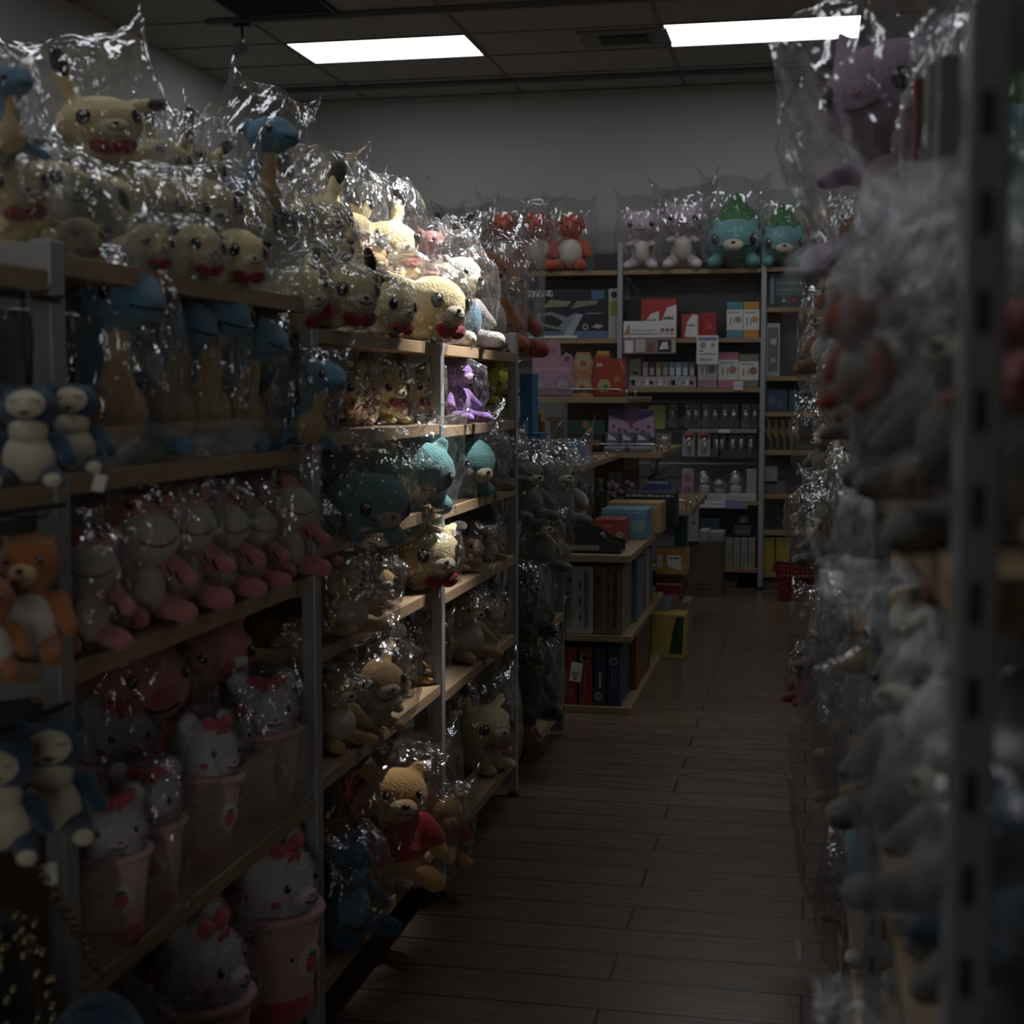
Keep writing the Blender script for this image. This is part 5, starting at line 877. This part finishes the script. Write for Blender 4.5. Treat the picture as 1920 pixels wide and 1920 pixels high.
# ================================================================== plush on the left rack
YG = 'yellow long-eared plush on the left rack'
Q = [  # key, u, v base, v top, X, rz, z, bag, tilt, label, extras
 # --- top of bay 1, back layer (standing on the row below and leaning on the wall side)
 ('rabbit_b', 198, 355, 88, -1.24, 48, None, 2, (0, -6), 'largest yellow long-eared plush in a peaked bag, top left, dark ear tip upright', dict(bs=(1.15, 1, 1.05), btilt=-8)),
 ('rabbit', 292, 372, 200, -1.26, 60, None, 1, (0, 12), 'yellow long-eared plush half hidden right of the largest one', {}),
 ('rabbit', 345, 385, 205, -1.24, 65, None, 0, (0, 22), 'yellow plush with dark ear tip leaning right, beside the topmost blue long-necked plush', {}),
 ('dino', 470, 425, 222, -1.17, 62, None, 2, (0, 4), 'blue long-necked plush in a tall peaked bag on the very top', dict(bs=(1.2, 1, 1.15), btilt=14)),
 ('dino', 8, 300, 130, -1.05, 60, None, 2, (0, 0), 'blue plush cut off by the left picture edge on the very top', {}),
 # front layer of bay 1 top
 ('rabbit_c', 30, 480, 265, -1.08, 55, None, 1, (0, -8), 'yellow plush at the left picture edge above the near wooden shelf', {}),
 ('rabbit_c', 108, None, 262, -1.20, 62, 1.586, 1, (-6, -4), 'yellow plush with its head pressed against the bag, first in the top front row', {}),
 ('rabbit_c', 170, None, 285, -1.20, 65, 1.586, 0, (0, 8), 'yellow plush second in the top front row', {}),
 ('rabbit_c', 235, None, 285, -1.20, 65, 1.586, 1, (0, 5), 'yellow plush third in the top front row behind the acrylic guard', {}),
 ('rabbit_c', 300, None, 295, -1.20, 68, 1.586, 0, (4, -5), 'yellow plush fourth in the top front row', {}),
 ('rabbit_c', 368, None, 290, -1.20, 55, 1.586, 1, (0, -6), 'yellow plush with a round dark ear tip up, fifth in the top front row', {}),
 ('rabbit_c', 432, None, 322, -1.20, 60, 1.586, 0, (0, 0), 'yellow plush sixth in the top front row under the blue long-necked plush', {}),
 ('rabbit_c', 478, None, 330, -1.20, 55, 1.586, 1, (0, -4), 'yellow plush last in the top front row beside the left tall post', {}),
 ('rabbit_m', 512, None, 430, -1.15, 70, 1.586, 4, (20, 0), 'small yellow plush lying low behind the acrylic at the end of the near bay', {}),
 ('rabbit_m', 140, None, 405, -1.03, 58, 1.586, -1, (0, 0), 'yellow plush lying low behind the acrylic guard nearest the first post', {}),
 ('rabbit_l', 262, None, 415, -1.03, 62, 1.586, 0, (0, 0), 'yellow plush lying low behind the acrylic guard, second along', {}),
 ('rabbit_m', 345, None, 415, -1.03, 66, 1.586, 0, (0, 0), 'yellow plush lying low behind the acrylic guard, third along', {}),
 ('rabbit_m', 425, None, 425, -1.03, 60, 1.586, -1, (0, 0), 'yellow plush lying low behind the acrylic guard, fourth along', {}),
 # --- top of bay 2
 ('rabbit', 592, 520, 288, -1.20, 55, None, 2, (0, -2), 'yellow plush with one dark ear tip high above the others, past the first tall post', dict(bs=(1.1, 1, 1.02), btilt=6)),
 ('rabbit', 640, 520, 330, -1.28, 60, None, 1, (0, 10), 'yellow plush at the back behind the high-eared one', {}),
 ('rabbit_b', 615, 545, 388, -1.07, 60, None, 0, (0, -2), 'yellow plush with red bow in the middle of the second bay heap', {}),
 ('rabbit', 728, 560, 338, -1.20, 58, None, 2, (0, -8), 'brightly lit yellow plush, tallest of the second bay, peaked shiny bag', dict(bs=(1.1, 1, 1), btilt=12)),
 ('rabbit_m', 560, None, 488, -1.03, 60, 1.532, 1, (0, -30), 'yellow plush leaning over the left post with a tan paper tag', dict(tagp=(-.25, -.3, .30))),
 ('rabbit_m', 625, None, 490, -1.02, 55, 1.532, 3, (0, 0), 'yellow plush head in a tight bag on the shelf edge right of the tall post', {}),
 ('rabbit_l', 705, None, 530, -1.04, 65, 1.532, 1, (0, 4), 'yellow plush with short dark ear, crinkled bag, middle of the second bay edge', {}),
 ('rabbit_m', 785, None, 512, -1.04, 60, 1.532, 2, (0, 3), 'brightly lit yellow plush at the shelf edge next to the middle post', dict(bs=(1.1, 1, 1.05), btilt=10)),
 ('pink', 806, 530, 430, -1.16, 60, None, 1, (0, 0), 'pale pink plush under bright crinkled plastic behind the lit yellow ones', {}),
 ('rabbit_t', 690, 540, 440, -1.18, 60, None, 5, (0, 10), 'small yellow brown plush tucked between the lit yellow plush', {}),
 # --- top of bay 3
 ('white', 860, None, 480, -1.05, 62, 1.532, 5, (0, 0), 'white doll plush with pale blue trousers in a bag past the middle post', dict(bs=(1.1, 1, 1.05))),
 ('orange', 903, None, 470, -1.13, 45, 1.532, 2, (0, 0), 'orange plush with a ribbed cream front in a tall shiny bag', dict(bs=(1.05, 1, 1.04))),
 ('rust', 940, None, 480, -1.22, 50, 1.532, 1, (0, 0), 'rust red plush in crinkled plastic at the end of the top shelf', {}),
 ('coral', 880, None, 500, -1.24, 62, 1.532, 1, (0, 0), 'reddish plush behind the white doll plush', {}),
 # --- second row bay 1 : blue long-necked
 ('dino', 182, None, 500, -1.10, 55, 1.292, 1, (0, 0), 'blue long-necked plush nearest the first post, cream front, second shelf', {}),
 ('dino', 285, None, 560, -1.13, 60, 1.292, 0, (0, 6), 'blue long-necked plush second along the second shelf', {}),
 ('dino', 350, None, 545, -1.11, 55, 1.292, 1, (0, 4), 'blue long-necked plush third along, head highest in the middle', {}),
 ('dino', 420, None, 592, -1.09, 60, 1.292, 2, (0, 10), 'blue long-necked plush fourth along with a torn shiny bag', {}),
 ('dino', 556, None, 668, -.99, 60, 1.292, 1, (8, 10), 'blue long-necked plush leaning out over the shelf edge at the tall post', {}),
 ('dino', 470, None, 690, -1.22, 60, 1.292, 4, (0, 0), 'blue long-necked plush in shade behind the leaning one', {}),
 # --- second row bay 2, 3
 ('rabbit', 655, None, 650, -1.12, 62, 1.317, 1, (0, 0), 'yellow plush left on the second shelf past the tall post', {}),
 ('rabbit', 722, None, 652, -1.08, 62, 1.317, 0, (0, 0), 'yellow plush in the middle of the second shelf', {}),
 ('rabbit', 782, None, 652, -1.06, 60, 1.317, 3, (0, 0), 'yellow plush on the second shelf against the middle post', {}),
 ('rabbit_b', 690, None, 655, -1.24, 62, 1.317, 4, (0, 0), 'yellow plush in the dark behind the second shelf row', {}),
 ('purple', 850, None, 668, -1.04, 70, 1.307, 3, (0, 0), 'purple plush in a tight bag just past the middle post', {}),
 ('rabbit_f', 897, None, 650, -1.08, 40, 1.307, -1, (0, 0), 'unbagged bright lemon shaggy plush with a dark ear, past the middle post', {}),
 ('rabbit_f', 926, None, 660, -1.18, 50, 1.307, -1, (0, 0), 'second lemon shaggy plush half behind the first', {}),
 # --- third row
 ('teal_bald', 765, None, 812, -1.06, 35, 1.092, 2, (14, 0), 'teal round plush peering out beside the middle post, third shelf', dict(lift=.0)),
 ('teal_bald', 850, None, 812, -1.08, 66, 1.082, 2, (6, 0), 'teal round plush just past the middle post, dark red eye', dict(bs=(1.2, 1, 1.1))),
 ('grey', 895, None, 800, -1.04, 66, 1.082, 5, (0, 0), 'grey plush lost in a cloudy bag with a hanging corner', dict(bs=(1.1, 1, 1))),
 ('grey', 945, None, 818, -1.03, 66, 1.082, 1, (0, 0), 'grey plush in crinkled film before the last post of the left rack', {}),
 ('teal_bald', 672, 1010, 875, -1.00, 55, None, 5, (10, 4), 'teal round plush spilling over the third shelf edge in a big crinkled bag', dict(bs=(1.35, 1.1, 1.25))),
 ('teal', 700, None, 880, -1.26, 60, 1.092, 4, (0, 0), 'teal plush with a green cap in shade at the back of the third shelf', {}),
 # --- bay 1 row 3 : pink with cream muzzles
 ('muzzle', 150, None, 985, -1.03, 45, 1.032, 3, (0, 0), 'pink plush with cream muzzle behind the near post, lower shelf', {}),
 ('muzzle', 255, None, 925, -1.06, 55, 1.032, 0, (0, 0), 'pink plush with big cream muzzle, first past the near post', {}),
 ('muzzle', 325, None, 905, -1.06, 60, 1.032, 1, (0, 0), 'pink plush with big cream muzzle, second past the near post', {}),
 ('muzzle', 395, None, 915, -1.05, 62, 1.032, 0, (0, 0), 'pink plush with big cream muzzle, third past the near post', {}),
 ('muzzle', 455, None, 925, -1.04, 62, 1.032, 1, (0, 0), 'pink plush with big cream muzzle, fourth past the near post', {}),
 ('muzzle', 525, None, 885, -1.04, 58, 1.032, 2, (0, 0), 'pink plush with black striped sleeves beside the first tall post', {}),
 ('pink', 570, None, 940, -1.05, 60, 1.032, 5, (0, 0), 'deep pink plush squeezed against the first tall post', {}),
 # --- row 4
 ('rabbit_t', 640, None, 1035, -1.10, 60, .872, 1, (0, 0), 'tan plush in a cloudy bag left on the fourth shelf', {}),
 ('rabbit_t', 700, None, 1030, -1.05, 60, .872, 5, (0, 5), 'tan plush in a cloudy bag in the middle of the fourth shelf', dict(bs=(1.1, 1.1, 1))),
 ('tan', 655, None, 1060, -.98, 60, .872, 3, (-8, 0), 'tan plush hanging low over the fourth shelf edge', dict(bs=(1.1, 1, 1.2))),
 ('rabbit_m', 785, None, 975, -1.04, 52, .872, 3, (0, -4), 'yellow plush leaning on the middle post with a clear view of its face', {}),
 ('rabbit_t', 865, None, 975, -1.05, 60, .847, 2, (0, 20), 'tan plush lying in a bright bag with a long white price tag', dict(tagp=(-.25, -.42, .55))),
 ('tan', 915, None, 985, -1.04, 60, .847, 1, (0, 0), 'tan plush curled past the tagged one on the fourth shelf', {}),
 # --- row 5
 ('tan', 625, None, 1255, -1.05, 60, .602, 3, (0, 0), 'tan plush at the first tall post on the fifth shelf', {}),
 ('rabbit_t', 690, None, 1175, -1.02, 60, .602, 5, (0, 0), 'tan plush in a large cloudy bag on the fifth shelf', dict(bs=(1.15, 1.1, 1))),
 ('tan', 745, None, 1170, -1.10, 60, .602, 1, (0, 0), 'tan plush third along the fifth shelf', {}),
 ('rabbit_t', 790, None, 1150, -1.08, 60, .602, 2, (0, 8), 'tan plush against the middle post on the fifth shelf', {}),
 ('tan', 870, None, 1110, -1.05, 60, .572, 5, (0, 0), 'tan plush in a white cloudy bag past the middle post', {}),
 ('rabbit_t', 905, None, 1100, -1.08, 55, .572, 0, (0, 15), 'orange tan plush leaning over past the middle post', {}),
 ('tan', 940, None, 1150, -1.10, 60, .572, 1, (0, 0), 'tan plush last on the fifth shelf by the end post', {}),
 # --- bottom row
 ('teddy', 735, None, 1430, -1.02, 28, .168, 0, (0, 2), 'honey brown teddy bear in a dark red shirt, largest on the bottom shelf', dict(bs=(1.15, 1, 1))),
 ('teddy_c', 790, None, 1385, -1.08, 48, .168, 1, (0, 0), 'pale honey teddy bear with closed eyes behind the red-shirted one', dict(bs=(1.1, 1, 1))),
 ('teddy', 825, 1610, 1480, -1.00, 40, None, 1, (10, 0), 'small teddy bear in a red top lying before the closed-eyed one', {}),
 ('fuzzblue', 640, None, 1560, -1.03, 60, .168, 0, (0, 0), 'deep blue shaggy plush on the bottom shelf against the tall post', {}),
 ('fuzzblue', 690, None, 1600, -1.15, 60, .168, 1, (0, 0), 'deep blue shaggy plush behind the teddy on the bottom shelf', {}),
 ('rabbit_b', 905, None, 1255, -1.06, 60, .142, 1, (0, -4), 'large yellow plush filling the bottom shelf past the middle post', dict(bs=(1, 1, .98))),
 ('rabbit_b', 855, None, 1290, -1.20, 60, .142, 4, (0, 0), 'yellow plush in shade behind the large bottom one', {}),
 # --- bay 1 rows 4 and 5
 ('pig', 250, None, 1150, -1.24, 60, .572, 0, (0, 0), 'tall pink pig plush with striped shirt, left of the two behind the cup bears', {}),
 ('pig', 385, None, 1120, -1.22, 60, .572, -1, (0, 0), 'tall pink pig plush with striped shirt, right of the two behind the cup bears', {}),
 ('tan', 520, None, 1140, -1.10, 60, .852, 3, (60, 0), 'tan plush lying on the short shelf by the first tall post', {}),
 ('cup', 208, None, 1465, -1.03, 40, .572, -1, (0, 0), 'white cup bear nearest the first post, deep pink bow', dict()),
 ('cup', 275, None, 1415, -1.04, 35, .572, 0, (0, 0), 'white cup bear second along with a clear face', {}),
 ('cup', 225, None, 1290, -1.22, 50, .572, -1, (0, 0), 'white cup bear at the back left, taller behind the two front ones', {}),
 ('cup', 372, None, 1330, -1.05, 75, .572, -1, (0, 6), 'white cup bear turned away, third along', {}),
 ('cup', 428, None, 1310, -1.09, 45, .572, 0, (0, 0), 'white cup bear with a long pink bow behind the turned one', {}),
 ('cup', 495, None, 1248, -1.05, 38, .572, 0, (0, 0), 'tallest white cup bear with a berry emblem, last before the tall post', dict(tagp=(-.1, .1, 1.0))),
 ('cup', 372, None, 1690, -1.01, 82, .168, -1, (0, 0), 'white cup bear on the bottom shelf in the left front, seen from the side', {}),
 ('cup', 440, None, 1635, -1.09, 50, .168, 0, (0, 0), 'white cup bear with a pink bow half behind on the bottom shelf', {}),
 ('cup', 515, None, 1550, -1.03, 75, .168, -1, (0, 0), 'large white cup bear on the bottom shelf looking into the aisle', dict(tagp=(0, .15, 1.0))),
 ('cup', 580, None, 1590, -1.12, 60, .168, 0, (0, 0), 'cup bear in a deep pink dotted cup tight against the tall post', {}),
 ('cup', 300, None, 1780, -1.06, 60, .168, 0, (0, 0), 'white cup bear at the bottom left with a white tag', dict(tagp=(.0, -.2, .95))),
]
for i, (key, u, vb, vt, X, rz, z, bag, tilt, label, ex) in enumerate(Q):
    k = dict(ex); nudge = k.pop('lift', None)
    L(key, u, vb if vb else 900, vt, X, rz + rnd.uniform(-4, 4), label, None, z=z, bag=bag, tilt=tilt, bagrz=rnd.uniform(-25, 25), **k)

# --- plush on the back rack
Q2 = [('rabbit_t', 818, 505, 395, 'amber plush in a bag at the far left end of the back rack top', 0), ('rabbit_t', 872, 505, 398, 'amber plush in a loose bag left of the three coral ones', 1),
 ('coral', 947, 507, 402, 'coral red plush with cream belly, leftmost of three on the back rack', 0), ('coral', 1010, 507, 400, 'coral red plush with cream belly, middle of three on the back rack', 3), ('coral', 1070, 507, 402, 'coral red plush with cream belly, rightmost of three on the back rack', 0),
 ('cat', 1205, 503, 388, 'pale lilac plush, shorter left one of the pair on the back rack', 0), ('cat', 1280, 503, 372, 'pale lilac plush, taller right one of the pair on the back rack', 1),
 ('teal', 1378, 520, 360, 'largest teal plush with a green leaf cap on the back rack', 0), ('teal', 1468, 505, 382, 'smaller teal plush with a green leaf cap, right end of the back rack', 0)]
for key, u, vb, vt, lb, b in Q2:
    Y = YK + (.13 if key != 'teal' else .10); p = ony(u, vb, Y); p.z = 2.268; h = (z_at(vt, p.x, p.y) - p.z) / PR[key]['top']
    if key == 'teal': h *= 1.0
    plush(key, p, h * 1.02, rnd.uniform(-4, 6), lb, None, bag=b, bs=(1.05, 1, 1.03))

# --- unbagged plush hanging from hooks at the near left post
def hanging(key, u, v0, v1, X, rz, label, cordtop=None, tagp=None, bag=-1, tilt=(0, 0), cat=None):
    p = onx(u, v0, X); h = (z_at(v1, p.x, p.y) - p.z) / PR[key]['top']; e = plush(key, p, h, rz, label, None, bag=bag, tilt=tilt, tagp=tagp)
    if cordtop:
        c = MB(); zt_ = (cordtop - p.z) / h; c.tube([(0, 0, .88), (.03, 0, .88 + (zt_ - .88) * .5), (0, 0, zt_)], .012, 5); c.tube([(0, 0, zt_), (-.03, 0, zt_ - .05), (-.02, 0, .9)], .010, 5); c.obj('hanging_cord', M['black'], e)
    return p, h
for (u, v0, v1, X, rz, lb, ct, tp) in ((60, 915, 722, -.88, 20, 'dark navy bear plush with cream face hanging left of the near post', 1.52, None), (140, 890, 718, -.90, 20, 'dark navy bear plush with cream face hanging over the near post', 1.50, (.25, -.45, -.05)),
        (100, 1565, 1350, -.90, 25, 'dark navy bear plush with closed eyes hanging low on the near post', .98, (.0, -.4, -.15)), (8, 1600, 1390, -.88, 20, 'dark navy bear plush cut off by the left edge, low row', .98, None)):
    hanging('navy', u, v0, v1, X, rz, lb, ct, tp)
for (u, v0, v1, X, rz, lb) in ((62, 1240, 1000, -.88, 15, 'orange plush with white belly hanging left of the near post'), (-15, 1270, 1080, -.86, 25, 'orange plush cut off by the left picture edge, middle row')):
    hanging('orange', u, v0, v1, X, rz, lb, 1.25, None)
hr_ = tag(empty('hook_rack', (0, 0, 0)), 'thin black hook bars on the near left post carrying small hanging plush', 'hooks')
for z, ys in ((1.52, (1.40, 1.46, 1.62, 1.70)), (1.25, (1.35, 1.45, 1.6)), (.98, (1.4, 1.5, 1.65))):
    hk_ = MB(); hk_.box(X0 - .002, 1.36, z - .003, X0 + .004, 1.79, z + .003)
    for y in ys: hk_.tube([(X0, y, z), (X0 + .08, y, z), (X0 + .083, y, z + .008)], .002, 6)
    hk_.obj('hook_bar', M['black'], hr_)
# big navy plush at the bottom left corner and its chain strap
p = onx(95, 1990, -.80)
e = empty('whale_plush', (-.83, 1.52, .30)); tag(e, 'large dark navy round plush with a pale eye patch in the bottom left corner', 'stuffed toy')
b = MB(); b.ell((0, 0, .20), (.15, .17, .16)); b.ell((.1, .1, .15), (.08, .1, .08)); b.ell((0, .05, .33), (.05, .05, .05))
link('body', remesh(b, M['navy'], .012, 4), e); c_ = MB(); c_.ell((.05, -.135, .24), (.045, .03, .05)); c_.obj('eye_patch', M['sky'], e); c_ = MB(); c_.ell((.055, -.16, .235), (.014, .01, .022)); c_.obj('eye', M['eye'], e)
MB().lathe([(.10, 0), (.13, .02), (.12, .06)], 20).obj('base_pad', M['navy'], e)
tag(MB().box(X0 - .0, 1.30, .26, -.70, 1.76, .30, bev=.004).obj('low_bin', M['panel']), 'low grey bin shelf under the large navy plush', 'bin')
ch = MB(); pts = [onx(60, 1620, -.86), onx(120, 1700, -.88), onx(150, 1760, -.89), onx(190, 1830, -.9)]
def chain(mb, a, b, n, r):
    for i in range(n):
        c = a.lerp(b, (i + .5) / n); d = (b - a).normalized(); u_ = d.orthogonal().normalized() if i % 2 else d.cross(d.orthogonal()).normalized()
        mb.tube([c + d * r * 1.5 * math.cos(t) + u_ * r * math.sin(t) for t in [2 * math.pi * q / 10 for q in range(10)]], r * .28, 5, closed=True)
for a, b2 in zip(pts, pts[1:]): chain(ch, a, b2, 9, .0055)
tag(ch.obj('chain_strap', plain('dark_brass', (.30, .22, .12), .3, 1.0)), 'thin dark metal chain strap slanting at the lower left', 'chain')
ps = MB()
for i in range(240):
    q = Vector((-.88 + rnd.uniform(-.03, .03), 1.42 + rnd.uniform(-.09, .09), .72 + rnd.uniform(-.11, .09))); ps.ell(q, (.004, .006, .006), n=6)
pe = empty('sequin_pouch', (0, 0, 0)); tag(pe, 'black sequinned pouch hanging at the far lower left', 'pouch'); pb = MB(); pb.ell((-.89, 1.42, .71), (.03, .10, .12)); pb.obj('pouch_body', M['black'], pe); ps.obj('sequins', plain('sequin', (.4, .33, .2), .25, 1.0), pe)

# --- bags and plush hanging at the end of the left rack
for (key, u, v0, v1, X, rz, b, lb, bs) in (('grey', 985, 975, 850, -1.0, 50, 5, 'grey plush in a glittering crinkled bag at the left rack end, upper left', (1.2, 1.1, 1.15)), ('grey', 1040, 985, 845, -.95, 45, 1, 'grey plush in clear film hanging at the left rack end, upper right', (1.1, 1.1, 1.1)),
      ('grey', 1010, 1070, 945, -.97, 40, 0, 'grey plush with a yellow ribbon hanging below the two crinkled ones', (1.1, 1.1, 1)), ('dgreen', 985, 1190, 1050, -1.0, 45, 4, 'dark green shaggy plush hanging in shade at the rack end, upper', (1.2, 1, 1)), ('dgreen', 990, 1345, 1195, -1.0, 45, 0, 'dark green shaggy plush in clear film hanging at the rack end, lower', (1.3, 1, 1.05)), ('rust', 990, 1400, 1330, -1.0, 45, 2, 'dark plush at the foot of the rack end with a shiny bag corner', (1.5, 1, .9))):
    p = onx(u, v0, X + (.02 if u > 1030 else 0)); h = z_at(v1, p.x, p.y) - p.z; e = plush(key, p, h, rz, lb, None, bag=b, bs=bs, bagrz=rnd.uniform(-20, 20))
    if 'ribbon' in lb: rb = MB(); rb.tube([(-.1, -.28, .62), (.0, -.32, .5), (.12, -.3, .35), (.15, -.3, .25)], .02, 6); rb.obj('ribbon', M['yellow'], e)
hb_r = tag(empty('hook_rack', (0, 0, 0)), 'thin hooks carrying bagged plush at the end of the left rack', 'hooks')
for u, v, X in ((985, 845, -1.0), (1040, 842, -.95), (1000, 1045, -.98), (1005, 1190, -.96)): p = onx(u, v, X); MB().tube([(-1.30, p.y, p.z), (X, p.y, p.z), (X + .004, p.y, p.z + .012)], .004, 6).obj('hook', M['metal'], hb_r)

# ================================================================== right rack
def RG(key, y, x, z, h, rz, lb, b, tilt=(0, 0), **k): return plush(key, (x, y, z), h, rz, lb, None, bag=b, tilt=tilt, bagrz=rnd.uniform(-20, 20), **k)
RG('cat_d', 2.32, .135, 1.577, .395, -35, 'large dusty lilac cat plush in a tall bag on top of the right rack', 4, (0, -4), bs=(1.02, 1, 1.02), btilt=-10)
RG('orange', 3.30, .10, 1.577, .24, -40, 'orange brown shiny-bagged plush on the right rack top behind the lilac cat', 1)
RG('orange', 3.60, .04, 1.44, .20, -40, 'orange plush face hanging off the edge below the brown one on the right', 0)
RG('rust', 3.05, .16, 1.577, .22, -50, 'rust plush on the right rack top close behind the lilac cat', 2)
RG('teal', 2.0, .25, 1.577, .30, -50, 'dim bagged teal plush on the right rack top beside the lilac cat', 4)
RR = random.Random(5)
words = {3.9: 'furthest bay', 2.87: 'third bay', 1.83: 'second bay', .8: 'nearest bay'}
LV = {.922: 'middle shelf row', 1.302: 'top shelf row', 1.022: 'second shelf row', .742: 'third shelf row', .462: 'fourth shelf row', .162: 'bottom shelf row'}
cols_ = {'white': 'off white', 'grey': 'grey', 'tan': 'tan', 'rabbit_t': 'tan long-eared', 'fuzzblue': 'deep blue shaggy', 'pink': 'pink', 'dino': 'blue long-necked', 'purple': 'purple', 'cat': 'pale lilac', 'rabbit': 'yellow long-eared', 'teal_bald': 'teal', 'muzzle': 'pink cream-muzzled', 'cat_d': 'dusty lilac', 'navy': 'navy', 'rust': 'rust', 'orange': 'orange'}
plan = {
 (3.9, 1.302): ['white', 'grey', 'grey'], (3.9, 1.022): ['grey', 'tan', 'white'], (3.9, .742): ['grey', 'rabbit', 'cat'], (3.9, .462): ['white', 'tan', 'grey'], (3.9, .162): ['pink', 'tan', 'grey'],
 (2.87, 1.302): ['grey', 'tan', 'grey'], (2.87, 1.022): ['grey', 'grey', 'tan'], (2.87, .742): ['rabbit', 'white', 'grey'], (2.87, .462): ['rabbit_t', 'grey', 'tan'], (2.87, .162): ['cat', 'grey', 'white'],
 (1.83, 1.302): ['grey', 'grey', 'grey'], (1.83, 1.022): ['tan', 'grey', 'grey'], (1.83, .742): ['grey', 'tan', 'white'], (1.83, .462): ['rabbit_t', 'white', 'cat'], (1.83, .162): ['pink', 'grey', 'cat'],
 (.8, .922): ['grey', 'grey', 'grey'], (.8, .462): ['grey', 'grey', 'tan'], (.8, 1.302): ['grey', 'grey', 'grey']}
od = ('nearest', 'middle', 'farthest')
for (y0, z), ks in plan.items():
    for i, kx in enumerate(ks):
        y = y0 + .19 + i * .33; far = y0 > 2.5
        x = (.185 if y0 > 1 else .15) + RR.uniform(-.04, .01) - (.02 if far else -.02); h = RR.uniform(.20, .24); b = RR.choice((0, 1, 1, 2, 5, 4)) if y0 > 1.9 else 6
        RG(kx, y, x, z, h, -55 + RR.uniform(-15, 15), '%s bagged plush, right rack, %s, %s, %s of three' % (cols_[kx], words[y0], LV[z], od[i]), b, (RR.uniform(-6, 6), RR.uniform(-8, 4)), bs=(1.25, 1.2, 1.15))
# things that stick out of the right rack into the aisle
RG('coral', 1.10, .045, 1.395, .09, -50, 'deep red blurred plush sticking out of the right rack near the camera', 6, (20, 0), bs=(1.5, 1.3, 1.2))
RG('rust', 1.45, .075, 1.46, .075, -50, 'small red orange plush above the deep red one on the right', 1, bs=(1.3, 1.2, 1.2))
RG('rust', 4.25, -.005, .50, .16, -60, 'pink and black cornered plush poking out low on the right rack', 1)
for y, z, b, lb in ((4.35, 1.15, 2, 'empty-looking grey bag hanging far out of the right rack, upper'), (4.55, .86, 5, 'grey plush in a loose cloudy bag hanging out of the right rack, middle'), (4.15, .62, 2, 'grey plush in a bag with a pointed corner hanging out low on the right'), (3.6, .98, 5, 'grey brown plush in wrinkled film hanging out of the right rack'), (4.7, 1.38, 1, 'small grey plush in film hooked high on the far right rack')):
    RG('grey', y, .05, z, .17, -50, lb, b, bs=(1.45, 1.2, 1.3))
p = onx(1800, 650, .10)
for (u, v0, v1, X, key, rz, lb) in ((1812, 680, 450, .14, 'skyb', 50, 'blue plush blurred right at the near right post'), (1895, 770, 560, .115, 'pink', -70, 'pink plush cut off by the right picture edge'), (1905, 1790, 1450, .13, 'fuzzblue', -60, 'dark blue plush at the lower right picture edge'), (1735, 1720, 1280, .16, 'skyb', 60, 'light blue plush blurred between the two nearest right posts'), (1700, 930, 860, .06, 'rabbit_t', -50, 'small tan plush blurred near the right posts'), (1905, 1150, 800, .14, 'rust', -60, 'dark brownish plush at the right picture edge, mid height')):
    p = onx(u, v0, X); h = (z_at(v1, p.x, p.y) - p.z) / PR[key]['top']; plush(key, p, h, rz, lb, None, bag=-1 if key in ('pink', 'dino') and u > 1720 else 0)
# long film packs standing on the right rack near the camera
for i, (u, v0, v1, X) in enumerate(((1728, 430, 90, .11), (1752, 440, 60, .115), (1775, 430, 40, .115), (1705, 430, 150, .12))):
    p = onx(u, v0, X); p.z = 1.302; h = z_at(v1, p.x, p.y) - p.z; e = empty('film_tube_pack', p, R(20)); tag(e, 'tall narrow lined film pack on the near right shelf, %s' % ('second from the left', 'third from the left', 'nearest the camera', 'leftmost')[i], 'packaged item', 'tall film packs on the right rack')
    MB().box(-.012, -.006, 0, .012, .006, h * .93, bev=.002).obj('insert', pm(((.2, .05, .05), (.18, .17, .16), (.25, .24, .22), (.2, .1, .09))[i]), e); b = link('film', BAGS[(0, 3, 0, 3)[i]], e, (0, 0, h * .5)); b.scale = (.022, .014, h * .5)
